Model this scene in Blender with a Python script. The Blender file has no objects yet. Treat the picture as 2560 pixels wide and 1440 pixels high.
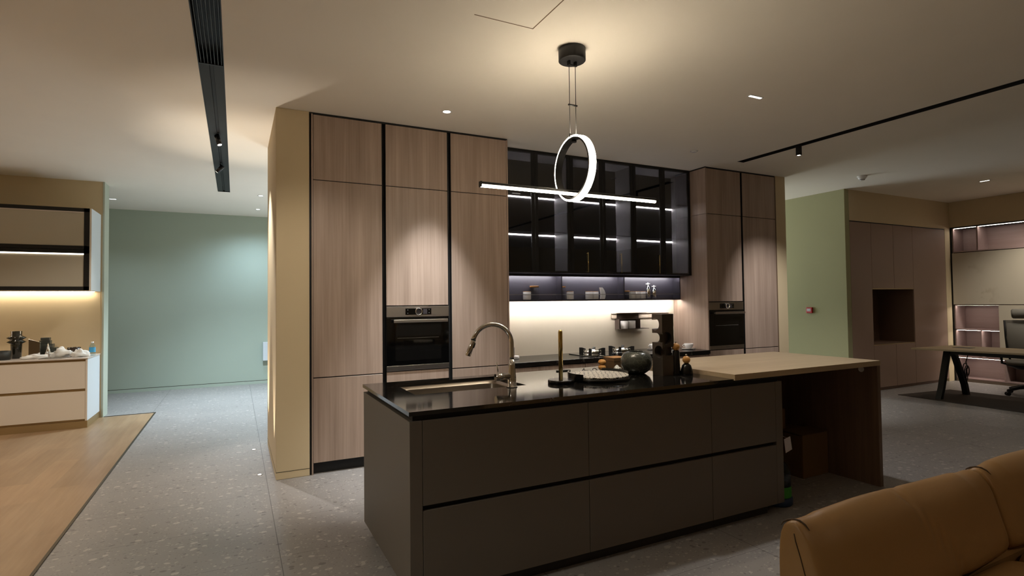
import bpy, bmesh, math, random
from mathutils import Vector, Matrix, noise
PI = math.pi
sc = bpy.context.scene
COL = sc.collection
random.seed(7)

# ------------------------------------------------------------------ camera
CEIL = 3.135
def cam_axes(y, p, r):
    f = Vector((math.sin(y)*math.cos(p), math.cos(y)*math.cos(p), math.sin(p)))
    r0 = f.cross(Vector((0, 0, 1))).normalized(); u0 = r0.cross(f)
    rt = math.cos(r)*r0 + math.sin(r)*u0; up = -math.sin(r)*r0 + math.cos(r)*u0
    return rt, up, f
cam_d = bpy.data.cameras.new('camera'); cam = bpy.data.objects.new('camera', cam_d); COL.objects.link(cam)
rt, up, fw = cam_axes(0.46698598, 0.0275798, -0.01183826)
M = Matrix(((rt.x, up.x, -fw.x, 0), (rt.y, up.y, -fw.y, 0), (rt.z, up.z, -fw.z, 1.45), (0, 0, 0, 1)))
cam.matrix_world = M
cam_d.sensor_width = 36.0; cam_d.lens = 1371.2/2560*36; cam_d.clip_start = 0.05; cam_d.clip_end = 60
sc.camera = cam
# ------------------------------------------------------------------ world and exposure
w = bpy.data.worlds.new('world'); sc.world = w; w.use_nodes = True
w.node_tree.nodes['Background'].inputs[0].default_value = (0.5, 0.6, 0.75, 1)
w.node_tree.nodes['Background'].inputs[1].default_value = 0.3
sc.view_settings.view_transform = 'Standard'; sc.view_settings.look = 'None'
sc.view_settings.exposure = 0.0; sc.view_settings.gamma = 1.0; sc.view_settings.use_curve_mapping = False

# light levels
L_PEND = 104.0      # emission of the pendant
L_UNDER = 112.0     # strip over the backsplash
L_SHELF = 62.0       # strips in the open shelf
L_GLASS = 300.0     # strips in the smoked-glass cabinets
L_WINFILL = 170.0       # fill light at the added passage window (watts)
EXTRA = [(-2.6, 5.2, 350, (1, .82, .67), 120, (-2.6, 6.0, 0), 'over the oak floor, near the display kitchen'),  # ceiling lights added out of view, as fill
         (-2.2, 1.6, 460, (1, .97, .85), 140, None, 'over the oak floor, beside the camera'),
         (2.8, -1.0, 32, (1, .80, .60), 140, None, 'over the sofa, behind the camera'),
         (0.4, 2.7, 120, (1, .90, .76), 60, (0.55, 5.0, 1.0), 'over the walkway in front of the pillar'),
         (10.2, 2.6, 480, (1, .93, .80), 60, (11.3, 3.6, 1.9), 'before the marble bookcase')]
WHITE = (1.0, 0.98, 0.97); PENDC = (0.96, 0.83, 0.64); NEUT = (1.0, 0.88, 0.74); COOL = (0.80, 0.90, 1.0)

# ------------------------------------------------------------------ materials
def s2l(c):
    return tuple(((v/255)/12.92 if v/255 <= 0.04045 else ((v/255+0.055)/1.055)**2.4) for v in c)
def new_mat(name):
    m = bpy.data.materials.new(name); m.use_nodes = True
    nt = m.node_tree; b = nt.nodes['Principled BSDF']
    return m, nt, b
def N(nt, t, **k):
    n = nt.nodes.new(t)
    for a, v in k.items(): setattr(n, a, v)
    return n
def plain(name, rgb, rough=0.5, metal=0.0, bump=0.0, bscale=200, spec=0.5, var=0.0, vscale=3, coat=0.0):
    m, nt, b = new_mat(name); c = s2l(rgb)
    b.inputs['Base Color'].default_value = (*c, 1); b.inputs['Roughness'].default_value = rough
    b.inputs['Metallic'].default_value = metal; b.inputs['Specular IOR Level'].default_value = spec
    b.inputs['Coat Weight'].default_value = coat; b.inputs['Coat Roughness'].default_value = 0.05
    tc = N(nt, 'ShaderNodeTexCoord'); no = N(nt, 'ShaderNodeTexNoise'); no.inputs['Scale'].default_value = bscale
    nt.links.new(tc.outputs['Object'], no.inputs['Vector'])
    if bump:
        bp = N(nt, 'ShaderNodeBump'); bp.inputs['Strength'].default_value = bump; bp.inputs['Distance'].default_value = 0.002
        nt.links.new(no.outputs['Fac'], bp.inputs['Height']); nt.links.new(bp.outputs['Normal'], b.inputs['Normal'])
    n2 = N(nt, 'ShaderNodeTexNoise'); n2.inputs['Scale'].default_value = vscale; nt.links.new(tc.outputs['Object'], n2.inputs['Vector'])
    mx = N(nt, 'ShaderNodeMix', data_type='RGBA'); v = var if var else 0.02
    mx.inputs['A'].default_value = (*[x*(1-v) for x in c], 1); mx.inputs['B'].default_value = (*[min(1, x*(1+v)) for x in c], 1)
    nt.links.new(n2.outputs['Fac'], mx.inputs['Factor']); nt.links.new(mx.outputs['Result'], b.inputs['Base Color'])
    return m
def emis(name, rgb, s):
    m = bpy.data.materials.new(name); m.use_nodes = True; nt = m.node_tree; nt.nodes.clear()
    e = N(nt, 'ShaderNodeEmission'); o = N(nt, 'ShaderNodeOutputMaterial')
    e.inputs[0].default_value = (*rgb, 1); e.inputs[1].default_value = s; nt.links.new(e.outputs[0], o.inputs[0]); return m
def wood(name, c1, c2, axis='Z', rough=0.45, stretch=1.2, cross=55, plank=None, contrast=1.0):
    """grain running along `axis`"""
    m, nt, b = new_mat(name); tc = N(nt, 'ShaderNodeTexCoord')
    mp = N(nt, 'ShaderNodeMapping'); sc3 = {'X': (stretch, cross, cross), 'Y': (cross, stretch, cross), 'Z': (cross, cross, stretch)}[axis]
    mp.inputs['Scale'].default_value = sc3; geo = N(nt, 'ShaderNodeNewGeometry')
    nt.links.new(geo.outputs['Position'], mp.inputs['Vector'])
    n1 = N(nt, 'ShaderNodeTexNoise'); n1.inputs['Scale'].default_value = 1.0; n1.inputs['Detail'].default_value = 5; n1.inputs['Roughness'].default_value = 0.65
    nt.links.new(mp.outputs[0], n1.inputs['Vector'])
    mp2 = N(nt, 'ShaderNodeMapping'); mp2.inputs['Scale'].default_value = tuple(v*0.16 if v == cross else v*0.6 for v in sc3)
    nt.links.new(geo.outputs['Position'], mp2.inputs['Vector'])
    n2 = N(nt, 'ShaderNodeTexNoise'); n2.inputs['Scale'].default_value = 1.0; n2.inputs['Detail'].default_value = 2
    nt.links.new(mp2.outputs[0], n2.inputs['Vector'])
    ad = N(nt, 'ShaderNodeMath', operation='ADD'); nt.links.new(n1.outputs['Fac'], ad.inputs[0]); nt.links.new(n2.outputs['Fac'], ad.inputs[1])
    rp = N(nt, 'ShaderNodeValToRGB'); e = rp.color_ramp.elements
    e[0].position = 0.5-0.18/contrast*1.0+0.25*0; e[1].position = 0.5+0.18/contrast
    e[0].color = (*s2l(c2), 1); e[1].color = (*s2l(c1), 1)
    hf = N(nt, 'ShaderNodeMath', operation='MULTIPLY'); hf.inputs[1].default_value = 0.5; nt.links.new(ad.outputs[0], hf.inputs[0])
    nt.links.new(hf.outputs[0], rp.inputs[0]); out = rp.outputs['Color']
    if plank:
        pw, pl = plank
        sp = N(nt, 'ShaderNodeSeparateXYZ'); nt.links.new(geo.outputs['Position'], sp.inputs[0])
        a, c = (sp.outputs['X'], sp.outputs['Y']) if axis == 'Y' else (sp.outputs['Y'], sp.outputs['X'])
        d = N(nt, 'ShaderNodeMath', operation='DIVIDE'); nt.links.new(a, d.inputs[0]); d.inputs[1].default_value = pw
        fl = N(nt, 'ShaderNodeMath', operation='FLOOR'); nt.links.new(d.outputs[0], fl.inputs[0])
        wn = N(nt, 'ShaderNodeTexWhiteNoise', noise_dimensions='1D'); nt.links.new(fl.outputs[0], wn.inputs['W'])
        d2 = N(nt, 'ShaderNodeMath', operation='DIVIDE'); nt.links.new(c, d2.inputs[0]); d2.inputs[1].default_value = pl
        a2 = N(nt, 'ShaderNodeMath', operation='ADD'); nt.links.new(d2.outputs[0], a2.inputs[0]); nt.links.new(wn.outputs['Value'], a2.inputs[1])
        f2 = N(nt, 'ShaderNodeMath', operation='FLOOR'); nt.links.new(a2.outputs[0], f2.inputs[0])
        cb = N(nt, 'ShaderNodeCombineXYZ'); nt.links.new(fl.outputs[0], cb.inputs[0]); nt.links.new(f2.outputs[0], cb.inputs[1])
        w2 = N(nt, 'ShaderNodeTexWhiteNoise', noise_dimensions='3D'); nt.links.new(cb.outputs[0], w2.inputs['Vector'])
        mr = N(nt, 'ShaderNodeMapRange'); mr.inputs['To Min'].default_value = 0.86; mr.inputs['To Max'].default_value = 1.10
        nt.links.new(w2.outputs['Value'], mr.inputs['Value'])
        hs = N(nt, 'ShaderNodeHueSaturation'); nt.links.new(mr.outputs[0], hs.inputs['Value']); nt.links.new(out, hs.inputs['Color'])
        out = hs.outputs['Color']
    nt.links.new(out, b.inputs['Base Color']); b.inputs['Roughness'].default_value = rough
    bp = N(nt, 'ShaderNodeBump'); bp.inputs['Strength'].default_value = 0.12; bp.inputs['Distance'].default_value = 0.001
    nt.links.new(n1.outputs['Fac'], bp.inputs['Height']); nt.links.new(bp.outputs['Normal'], b.inputs['Normal'])
    return m
def terrazzo():
    m, nt, b = new_mat('terrazzo_tile'); geo = N(nt, 'ShaderNodeNewGeometry')
    base = N(nt, 'ShaderNodeTexNoise'); base.inputs['Scale'].default_value = 2.2; base.inputs['Detail'].default_value = 4
    nt.links.new(geo.outputs['Position'], base.inputs['Vector'])
    r0 = N(nt, 'ShaderNodeValToRGB'); r0.color_ramp.elements[0].color = (*s2l((136, 132, 129)), 1); r0.color_ramp.elements[1].color = (*s2l((154, 149, 145)), 1)
    nt.links.new(base.outputs['Fac'], r0.inputs[0]); col = r0.outputs['Color']
    for scale, thr, rgb, seed in ((17, 0.20, (186, 180, 173), 0), (20, 0.17, (108, 104, 101), 5), (42, 0.22, (176, 170, 163), 9), (60, 0.2, (120, 114, 110), 14)):
        mp = N(nt, 'ShaderNodeMapping'); mp.inputs['Location'].default_value = (seed, seed*1.7, 0); mp.inputs['Scale'].default_value = (1, 1.25, 1)
        ns = N(nt, 'ShaderNodeTexNoise'); ns.inputs['Scale'].default_value = 9
        nt.links.new(geo.outputs['Position'], mp.inputs['Vector']); nt.links.new(mp.outputs[0], ns.inputs['Vector'])
        mixv = N(nt, 'ShaderNodeMix', data_type='RGBA'); mixv.inputs['Factor'].default_value = 0.06
        nt.links.new(mp.outputs[0], mixv.inputs['A']); nt.links.new(ns.outputs['Color'], mixv.inputs['B'])
        vo = N(nt, 'ShaderNodeTexVoronoi'); vo.inputs['Scale'].default_value = scale; nt.links.new(mixv.outputs['Result'], vo.inputs['Vector'])
        sepc = N(nt, 'ShaderNodeSeparateColor'); nt.links.new(vo.outputs['Color'], sepc.inputs[0])
        # chip size varies per cell, many cells carry none
        sub = N(nt, 'ShaderNodeMath', operation='MULTIPLY_ADD'); sub.inputs[1].default_value = 0.55; sub.inputs[2].default_value = thr-0.40
        nt.links.new(sepc.outputs[0], sub.inputs[0])
        lt = N(nt, 'ShaderNodeMath', operation='LESS_THAN'); nt.links.new(vo.outputs['Distance'], lt.inputs[0]); nt.links.new(sub.outputs[0], lt.inputs[1])
        ml = N(nt, 'ShaderNodeMath', operation='MULTIPLY'); ml.inputs[1].default_value = 0.8; nt.links.new(lt.outputs[0], ml.inputs[0])
        mx = N(nt, 'ShaderNodeMix', data_type='RGBA'); nt.links.new(ml.outputs[0], mx.inputs['Factor'])
        nt.links.new(col, mx.inputs['A']); mx.inputs['B'].default_value = (*s2l(rgb), 1); col = mx.outputs['Result']
    # joints
    sp = N(nt, 'ShaderNodeSeparateXYZ'); nt.links.new(geo.outputs['Position'], sp.inputs[0]); js = []
    for ch, per, off, wdt in (('X', 1.25, 0.232, 0.0045), ('Y', 0.612, 3.475, 0.0028)):
        s = N(nt, 'ShaderNodeMath', operation='SUBTRACT'); nt.links.new(sp.outputs[ch], s.inputs[0]); s.inputs[1].default_value = off-per*40
        md = N(nt, 'ShaderNodeMath', operation='MODULO'); nt.links.new(s.outputs[0], md.inputs[0]); md.inputs[1].default_value = per
        pp = N(nt, 'ShaderNodeMath', operation='LESS_THAN'); nt.links.new(md.outputs[0], pp.inputs[0]); pp.inputs[1].default_value = wdt; js.append(pp)
    j = N(nt, 'ShaderNodeMath', operation='MAXIMUM'); nt.links.new(js[0].outputs[0], j.inputs[0]); nt.links.new(js[1].outputs[0], j.inputs[1])
    jm = N(nt, 'ShaderNodeMath', operation='MULTIPLY'); jm.inputs[1].default_value = 0.75; nt.links.new(j.outputs[0], jm.inputs[0])
    mx = N(nt, 'ShaderNodeMix', data_type='RGBA'); nt.links.new(jm.outputs[0], mx.inputs['Factor']); nt.links.new(col, mx.inputs['A']); mx.inputs['B'].default_value = (*s2l((60, 57, 54)), 1)
    nt.links.new(mx.outputs['Result'], b.inputs['Base Color']); b.inputs['Roughness'].default_value = 0.42
    return m
def stone(name, base, vein, rough, vscale=1.6, thr=0.015, strength=0.5, warp=0.6):
    m, nt, b = new_mat(name); geo = N(nt, 'ShaderNodeNewGeometry')
    ns = N(nt, 'ShaderNodeTexNoise'); ns.inputs['Scale'].default_value = vscale; ns.inputs['Detail'].default_value = 6; ns.inputs['Roughness'].default_value = warp
    nt.links.new(geo.outputs['Position'], ns.inputs['Vector'])
    s = N(nt, 'ShaderNodeMath', operation='SUBTRACT'); nt.links.new(ns.outputs['Fac'], s.inputs[0]); s.inputs[1].default_value = 0.5
    a = N(nt, 'ShaderNodeMath', operation='ABSOLUTE'); nt.links.new(s.outputs[0], a.inputs[0])
    mr = N(nt, 'ShaderNodeMapRange'); mr.inputs['From Min'].default_value = 0; mr.inputs['From Max'].default_value = thr; mr.inputs['To Min'].default_value = strength; mr.inputs['To Max'].default_value = 0
    nt.links.new(a.outputs[0], mr.inputs['Value'])
    n2 = N(nt, 'ShaderNodeTexNoise'); n2.inputs['Scale'].default_value = vscale*1.7; nt.links.new(geo.outputs['Position'], n2.inputs['Vector'])
    mr2 = N(nt, 'ShaderNodeMapRange'); mr2.inputs['From Min'].default_value = 0.48; mr2.inputs['From Max'].default_value = 0.66; nt.links.new(n2.outputs['Fac'], mr2.inputs['Value'])
    ml = N(nt, 'ShaderNodeMath', operation='MULTIPLY'); nt.links.new(mr.outputs[0], ml.inputs[0]); nt.links.new(mr2.outputs[0], ml.inputs[1])
    mx = N(nt, 'ShaderNodeMix', data_type='RGBA'); nt.links.new(ml.outputs[0], mx.inputs['Factor']); mx.inputs['A'].default_value = (*s2l(base), 1); mx.inputs['B'].default_value = (*s2l(vein), 1)
    nt.links.new(mx.outputs['Result'], b.inputs['Base Color']); b.inputs['Roughness'].default_value = rough; b.inputs['Specular IOR Level'].default_value = 0.4
    return m
def tinted_glass(name, tint, rough=0.02, ior=1.5):
    m = bpy.data.materials.new(name); m.use_nodes = True; nt = m.node_tree; nt.nodes.clear()
    t = N(nt, 'ShaderNodeBsdfTransparent'); t.inputs[0].default_value = (*tint, 1)
    g = N(nt, 'ShaderNodeBsdfGlossy'); g.inputs['Roughness'].default_value = rough; g.inputs['Color'].default_value = (1, 1, 1, 1)
    f = N(nt, 'ShaderNodeFresnel'); f.inputs[0].default_value = ior
    mx = N(nt, 'ShaderNodeMixShader'); o = N(nt, 'ShaderNodeOutputMaterial')
    ge = N(nt, 'ShaderNodeNewGeometry'); iv = N(nt, 'ShaderNodeMath', operation='SUBTRACT'); iv.inputs[0].default_value = 1.0
    nt.links.new(ge.outputs['Backfacing'], iv.inputs[1]); ff = N(nt, 'ShaderNodeMath', operation='MULTIPLY')   # a pane reflects once, on its outer face
    nt.links.new(f.outputs[0], ff.inputs[0]); nt.links.new(iv.outputs[0], ff.inputs[1])
    nt.links.new(ff.outputs[0], mx.inputs[0]); nt.links.new(t.outputs[0], mx.inputs[1]); nt.links.new(g.outputs[0], mx.inputs[2]); nt.links.new(mx.outputs[0], o.inputs[0])
    return m
def pattern_board():
    m, nt, b = new_mat('patterned_board'); geo = N(nt, 'ShaderNodeNewGeometry')
    mp = N(nt, 'ShaderNodeMapping'); mp.inputs['Rotation'].default_value = (0, 0, 0.55); mp.inputs['Scale'].default_value = (1, 1.0, 1); nt.links.new(geo.outputs['Position'], mp.inputs['Vector'])
    vo = N(nt, 'ShaderNodeTexVoronoi', feature='DISTANCE_TO_EDGE'); vo.inputs['Scale'].default_value = 34; vo.inputs['Randomness'].default_value = 0.45; nt.links.new(mp.outputs[0], vo.inputs['Vector'])
    ns = N(nt, 'ShaderNodeTexNoise'); ns.inputs['Scale'].default_value = 120; nt.links.new(mp.outputs[0], ns.inputs['Vector'])
    th = N(nt, 'ShaderNodeMapRange'); th.inputs['From Min'].default_value = 0.42; th.inputs['From Max'].default_value = 0.66; th.inputs['To Min'].default_value = 0.0; th.inputs['To Max'].default_value = 0.22; nt.links.new(ns.outputs['Fac'], th.inputs['Value'])
    lt = N(nt, 'ShaderNodeMath', operation='LESS_THAN'); nt.links.new(vo.outputs['Distance'], lt.inputs[0]); nt.links.new(th.outputs[0], lt.inputs[1])
    mx = N(nt, 'ShaderNodeMix', data_type='RGBA'); nt.links.new(lt.outputs[0], mx.inputs['Factor']); mx.inputs['A'].default_value = (*s2l((226, 218, 206)), 1); mx.inputs['B'].default_value = (*s2l((30, 26, 22)), 1)
    nt.links.new(mx.outputs['Result'], b.inputs['Base Color']); b.inputs['Roughness'].default_value = 0.35
    return m

PAINT = plain('beige_wall_paint', (206, 187, 152), 0.85, bump=0.05, bscale=300)
OLIVE = plain('wall_paint_warmer_light', (164, 161, 122), 0.85, bump=0.05, bscale=300)  # same paint as SAGE, the warmer light there put into its colour
SAGE = plain('wall_paint_cool_light', (170, 182, 168), 0.85, bump=0.05, bscale=300)  # same paint as OLIVE, cool passage light put into its colour
CEILP = plain('white_ceiling_paint', (236, 229, 216), 0.9, bump=0.04, bscale=250)
FLOOR = terrazzo()
OAK = wood('oak_plank_floor', (170, 142, 110), (140, 110, 79), 'Y', 0.38, 1.6, 22, plank=(0.19, 1.3), contrast=0.9)
WOODV = wood('taupe_wood_laminate', (183, 161, 145), (140, 119, 105), 'Z', 0.42, 1.0, 60)
WOODT = wood('ash_table_top', (198, 178, 148), (168, 146, 116), 'X', 0.40, 1.2, 26, contrast=0.8)
WOODTD = wood('ash_table_panel', (128, 104, 84), (100, 80, 64), 'Z', 0.5, 1.2, 40)
MAUVE = plain('mauve_matte_lacquer', (152, 126, 110), 0.6)
MAUVED = wood('rose_grey_shelf_board', (160, 138, 133), (145, 122, 118), 'Y', 0.5, 1.5, 30)
ISL = plain('dark_taupe_matte_lacquer', (101, 92, 82), 0.5, bump=0.02, bscale=500)
BLACKM = plain('black_anodised_metal', (16, 15, 14), 0.5, bump=0.02)
BLACKS = plain('black_satin', (26, 25, 26), 0.4)
NAVY = plain('dark_aubergine_lacquer', (60, 57, 65), 0.42)
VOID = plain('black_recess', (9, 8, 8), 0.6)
TOPK = stone('black_engineered_stone', (20, 19, 18), (150, 140, 130), 0.08, 3.0, 0.006, 0.55)
TOPK.node_tree.nodes['Principled BSDF'].inputs['Specular IOR Level'].default_value = 1.0
TOPK2 = stone('black_worktop_stone', (24, 23, 22), (130, 122, 112), 0.22, 2.6, 0.006, 0.4)
MARB = stone('cream_marble_slab', (196, 186, 168), (150, 132, 104), 0.3, 1.1, 0.03, 0.7, 0.55)
STEEL = plain('brushed_steel', (196, 188, 180), 0.3, 1.0, bump=0.05, bscale=400)
STEELD = plain('satin_sink_steel', (150, 142, 132), 0.34, 1.0)
CHROME = plain('polished_chrome', (240, 239, 238), 0.10, 1.0)
BRASS = plain('polished_brass', (226, 196, 124), 0.16, 1.0)
BGLASS = plain('black_oven_glass', (6, 6, 6), 0.06, 0.0, coat=0.6)
SPLASH = plain('cream_backsplash', (222, 212, 193), 0.35)
CREAM = plain('cream_matte_lacquer', (222, 212, 197), 0.55)
WHITEP = plain('white_side_panel', (206, 212, 216), 0.5)
CHAMP = plain('champagne_metal_strip', (170, 146, 104), 0.35, 0.6)
QUARTZ = plain('pale_quartz_top', (206, 196, 186), 0.3, var=0.05, vscale=20)
CERAM = plain('white_glazed_ceramic', (232, 230, 228), 0.2)
CORK = wood('bamboo_lid', (196, 150, 96), (168, 120, 70), 'X', 0.5, 4, 80)
AMBERW = wood('turned_beech', (222, 168, 96), (200, 142, 72), 'Z', 0.4, 8, 40)
GLASS = tinted_glass('clear_glass', (0.92, 0.93, 0.93), 0.01, 1.45)
SMOKE = tinted_glass('smoked_door_glass', (0.27, 0.27, 0.28), 0.02, 1.75)
GREYGL = tinted_glass('dark_olive_glass', (0.22, 0.22, 0.18), 0.04, 1.5)
MILKG = plain('bronze_back_painted_glass', (186, 178, 160), 0.12, coat=0.3)
LEATH = plain('tan_leather', (158, 122, 76), 0.42, bump=0.25, bscale=420, var=0.08, vscale=4)
SEAMM = plain('dark_stitched_seam', (70, 50, 28), 0.7)
CARD = plain('brown_cardboard', (112, 84, 48), 0.8, var=0.08)
BROWNB = wood('brown_box_board', (108, 84, 56), (92, 70, 46), 'X', 0.5, 3, 40)
TISSUE = plain('white_tissue_paper', (226, 226, 222), 0.8, bump=0.3, bscale=60)
TOWERM = plain('bronze_brown_metal', (88, 80, 74), 0.28, 0.55)
MILLB = plain('black_lacquered_wood', (14, 13, 12), 0.2)
CHAIRM = plain('grey_mesh_fabric', (126, 122, 114), 0.7, bump=0.5, bscale=700)
CHAIRP = plain('black_plastic', (22, 22, 23), 0.5)
RED = plain('red_plastic', (180, 22, 22), 0.4)
PAPER = plain('white_label_paper', (214, 208, 212), 0.7)
RUG = plain('dark_brown_carpet', (64, 54, 46), 0.95, bump=0.6, bscale=500)
JUG = tinted_glass('blue_tinted_plastic', (0.30, 0.42, 0.52), 0.08, 1.45)
WATERB = tinted_glass('clear_bottle_plastic', (0.80, 0.90, 0.95), 0.05, 1.4)
BLUE = plain('blue_label', (70, 160, 205), 0.5)
GREEN = plain('green_label', (52, 140, 30), 0.5)
DBLUE = plain('dark_blue_plastic', (30, 52, 84), 0.4)
GREYP = plain('grey_plastic', (150, 146, 140), 0.5)
def crackle():
    m, nt, b = new_mat('crackled_grey_glass'); tc = N(nt, 'ShaderNodeTexCoord')
    vo = N(nt, 'ShaderNodeTexVoronoi', feature='DISTANCE_TO_EDGE'); vo.inputs['Scale'].default_value = 26; nt.links.new(tc.outputs['Object'], vo.inputs['Vector'])
    mr = N(nt, 'ShaderNodeMapRange'); mr.inputs['From Max'].default_value = 0.05; mr.inputs['To Min'].default_value = 0; mr.inputs['To Max'].default_value = 1; nt.links.new(vo.outputs['Distance'], mr.inputs['Value'])
    mx = N(nt, 'ShaderNodeMix', data_type='RGBA'); nt.links.new(mr.outputs[0], mx.inputs['Factor']); mx.inputs['A'].default_value = (*s2l((104, 106, 96)), 1); mx.inputs['B'].default_value = (*s2l((78, 81, 73)), 1)
    nt.links.new(mx.outputs['Result'], b.inputs['Base Color']); b.inputs['Roughness'].default_value = 0.25
    b.inputs['Transmission Weight'].default_value = 0.35
    bp = N(nt, 'ShaderNodeBump'); bp.inputs['Strength'].default_value = 0.5; bp.inputs['Distance'].default_value = 0.003; nt.links.new(vo.outputs['Distance'], bp.inputs['Height']); nt.links.new(bp.outputs['Normal'], b.inputs['Normal'])
    return m
CRACK = crackle()
E_PEND = emis('pendant_bar_light', PENDC, L_PEND*0.38)
E_RING = emis('pendant_ring_light', PENDC, L_PEND*0.86)
E_UNDER = emis('under_shelf_light', (0.93, 0.87, 0.82), L_UNDER)
E_SHELF = emis('open_shelf_light', (0.97, 0.94, 0.96), L_SHELF)
E_GLASS = emis('cabinet_strip_light', (1, 0.95, 0.9), L_GLASS)
E_LEFT = emis('display_strip_light', (1.0, 0.88, 0.70), 28.0)
E_PINK = emis('bookcase_strip_light', (1.0, 0.92, 0.82), 48.0)
E_DOT = emis('lamp_face_warm', (1.0, 0.92, 0.8), 7.0)
E_DOTC = emis('lamp_face_cool', (0.92, 0.97, 1.0), 5.0)
E_RED = emis('red_indicator', (1.0, 0.02, 0.01), 0.8)

# ------------------------------------------------------------------ geometry helpers
class MB:
    def __init__(s): s.v = []; s.f = []; s.sm = []
    def add(s, vs, fs, smooth=False):
        o = len(s.v); s.v += [tuple(v) for v in vs]
        for f in fs: s.f.append([i+o for i in f]); s.sm.append(smooth)
        return s
    def box(s, x0, x1, y0, y1, z0, z1):
        x0, x1 = min(x0, x1), max(x0, x1); y0, y1 = min(y0, y1), max(y0, y1); z0, z1 = min(z0, z1), max(z0, z1)
        return s.add([(x0, y0, z0), (x1, y0, z0), (x1, y1, z0), (x0, y1, z0), (x0, y0, z1), (x1, y0, z1), (x1, y1, z1), (x0, y1, z1)],
                     [(0, 3, 2, 1), (4, 5, 6, 7), (0, 1, 5, 4), (1, 2, 6, 5), (2, 3, 7, 6), (3, 0, 4, 7)])
    def lathe(s, prof, c=(0, 0, 0), n=32, axis='Z', caps=True):
        vs = []; fs = []
        for (r, h) in prof:
            for i in range(n):
                a = 2*PI*i/n; p = (r*math.cos(a), r*math.sin(a), h)
                if axis == 'X': p = (h, r*math.cos(a), r*math.sin(a))
                elif axis == 'Y': p = (r*math.sin(a), h, r*math.cos(a))
                vs.append((p[0]+c[0], p[1]+c[1], p[2]+c[2]))
        for k in range(len(prof)-1):
            for i in range(n):
                j = (i+1) % n; fs.append((k*n+i, k*n+j, (k+1)*n+j, (k+1)*n+i))
        o = len(s.v); s.add(vs, fs, True)
        if caps:
            if prof[0][0] > 1e-5: s.f.append([o+i for i in range(n)][::-1]); s.sm.append(False)
            if prof[-1][0] > 1e-5: s.f.append([o+(len(prof)-1)*n+i for i in range(n)]); s.sm.append(False)
        return s
    def cyl(s, c, r, h, axis='Z', n=32): return s.lathe([(r, 0), (r, h)], c, n, axis)
    def tube(s, pts, r, n=12, closed=False):
        pts = [Vector(p) for p in pts]; m = len(pts); rs = r if isinstance(r, (list, tuple)) else [r]*m
        def tan(k):
            a = pts[(k-1) % m] if (k > 0 or closed) else pts[k]; b = pts[(k+1) % m] if (k < m-1 or closed) else pts[k]
            return (b-a).normalized()
        t = tan(0); u = t.cross(Vector((0, 0, 1)));
        if u.length < 1e-3: u = t.cross(Vector((0, 1, 0)))
        u.normalize(); vs = []; fs = []
        for k in range(m):
            t = tan(k); u = (u - t*u.dot(t)).normalized(); v = t.cross(u)
            for i in range(n):
                a = 2*PI*i/n; vs.append(tuple(pts[k]+(u*math.cos(a)+v*math.sin(a))*rs[k]))
        for k in range(m if closed else m-1):
            for i in range(n):
                j = (i+1) % n; q = (k+1) % m; fs.append((k*n+i, k*n+j, q*n+j, q*n+i))
        o = len(s.v); s.add(vs, fs, True)
        if not closed:
            s.f.append([o+i for i in range(n)][::-1]); s.sm.append(False); s.f.append([o+(m-1)*n+i for i in range(n)]); s.sm.append(False)
        return s
    def prism(s, poly, a0, a1, axis='Z'):
        n = len(poly); vs = []
        for a in (a0, a1):
            for p in poly:
                vs.append({'Z': (p[0], p[1], a), 'X': (a, p[0], p[1]), 'Y': (p[0], a, p[1])}[axis])
        fs = [tuple(range(n))[::-1], tuple(range(n, 2*n))] + [(i, (i+1) % n, n+(i+1) % n, n+i) for i in range(n)]
        return s.add(vs, fs)
    def sphere(s, c, r, n=24, m=14, sz=1.0):
        prof = [(max(1e-6, r*math.sin(PI*k/m)), -r*sz*math.cos(PI*k/m)) for k in range(m+1)]
        return s.lathe(prof, c, n, caps=False)
def link(name, mb, mat, parent=None, origin=(0, 0, 0), bevel=0.0, seg=2, world=True, sub=0, smooth=None):
    """one mesh object; world=True: vertices are given in world space"""
    me = bpy.data.meshes.new(name); off = Vector(origin)
    if parent is not None and world:
        p = parent
        while p is not None: off = off + p.location; p = p.parent
    me.from_pydata([tuple(Vector(v)-(off if world else Vector((0, 0, 0)))) for v in mb.v], [], mb.f)
    for p, sm in zip(me.polygons, mb.sm): p.use_smooth = sm if smooth is None else smooth
    bm = bmesh.new(); bm.from_mesh(me); bmesh.ops.recalc_face_normals(bm, faces=bm.faces); bm.to_mesh(me); bm.free()
    me.update(); o = bpy.data.objects.new(name, me); me.materials.append(mat); COL.objects.link(o)
    if parent is not None: o.parent = parent
    if parent is None and world: o.location = origin
    if bevel:
        b = o.modifiers.new('bevel', 'BEVEL'); b.width = bevel; b.segments = seg; b.limit_method = 'ANGLE'; b.angle_limit = 0.7
    if sub:
        b = o.modifiers.new('subdivision', 'SUBSURF'); b.levels = sub; b.render_levels = sub
    return o
def tag(o, label=None, cat=None, group=None, kind=None):
    if label: o['label'] = label
    if cat: o['category'] = cat
    if group: o['group'] = group
    if kind: o['kind'] = kind
    return o
def thing(name, label, cat, loc=(0, 0, 0), group=None, rz=0):
    o = bpy.data.objects.new(name, None); COL.objects.link(o); o.location = loc; o.rotation_euler = (0, 0, rz); o.empty_display_size = 0.1
    return tag(o, label, cat, group)
def single(name, mb, mat, label, cat, group=None, **k):
    xs = [v[0] for v in mb.v]; ys = [v[1] for v in mb.v]; zs = [v[2] for v in mb.v]
    o = link(name, mb, mat, None, ((min(xs)+max(xs))/2, (min(ys)+max(ys))/2, min(zs)), **k)
    return tag(o, label, cat, group)
def struct(name, mb, mat, parent=None, **k):
    o = link(name, mb, mat, parent, **k)
    if parent is None: o['kind'] = 'structure'
    return o
def B(*a): return MB().box(*a)
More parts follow.
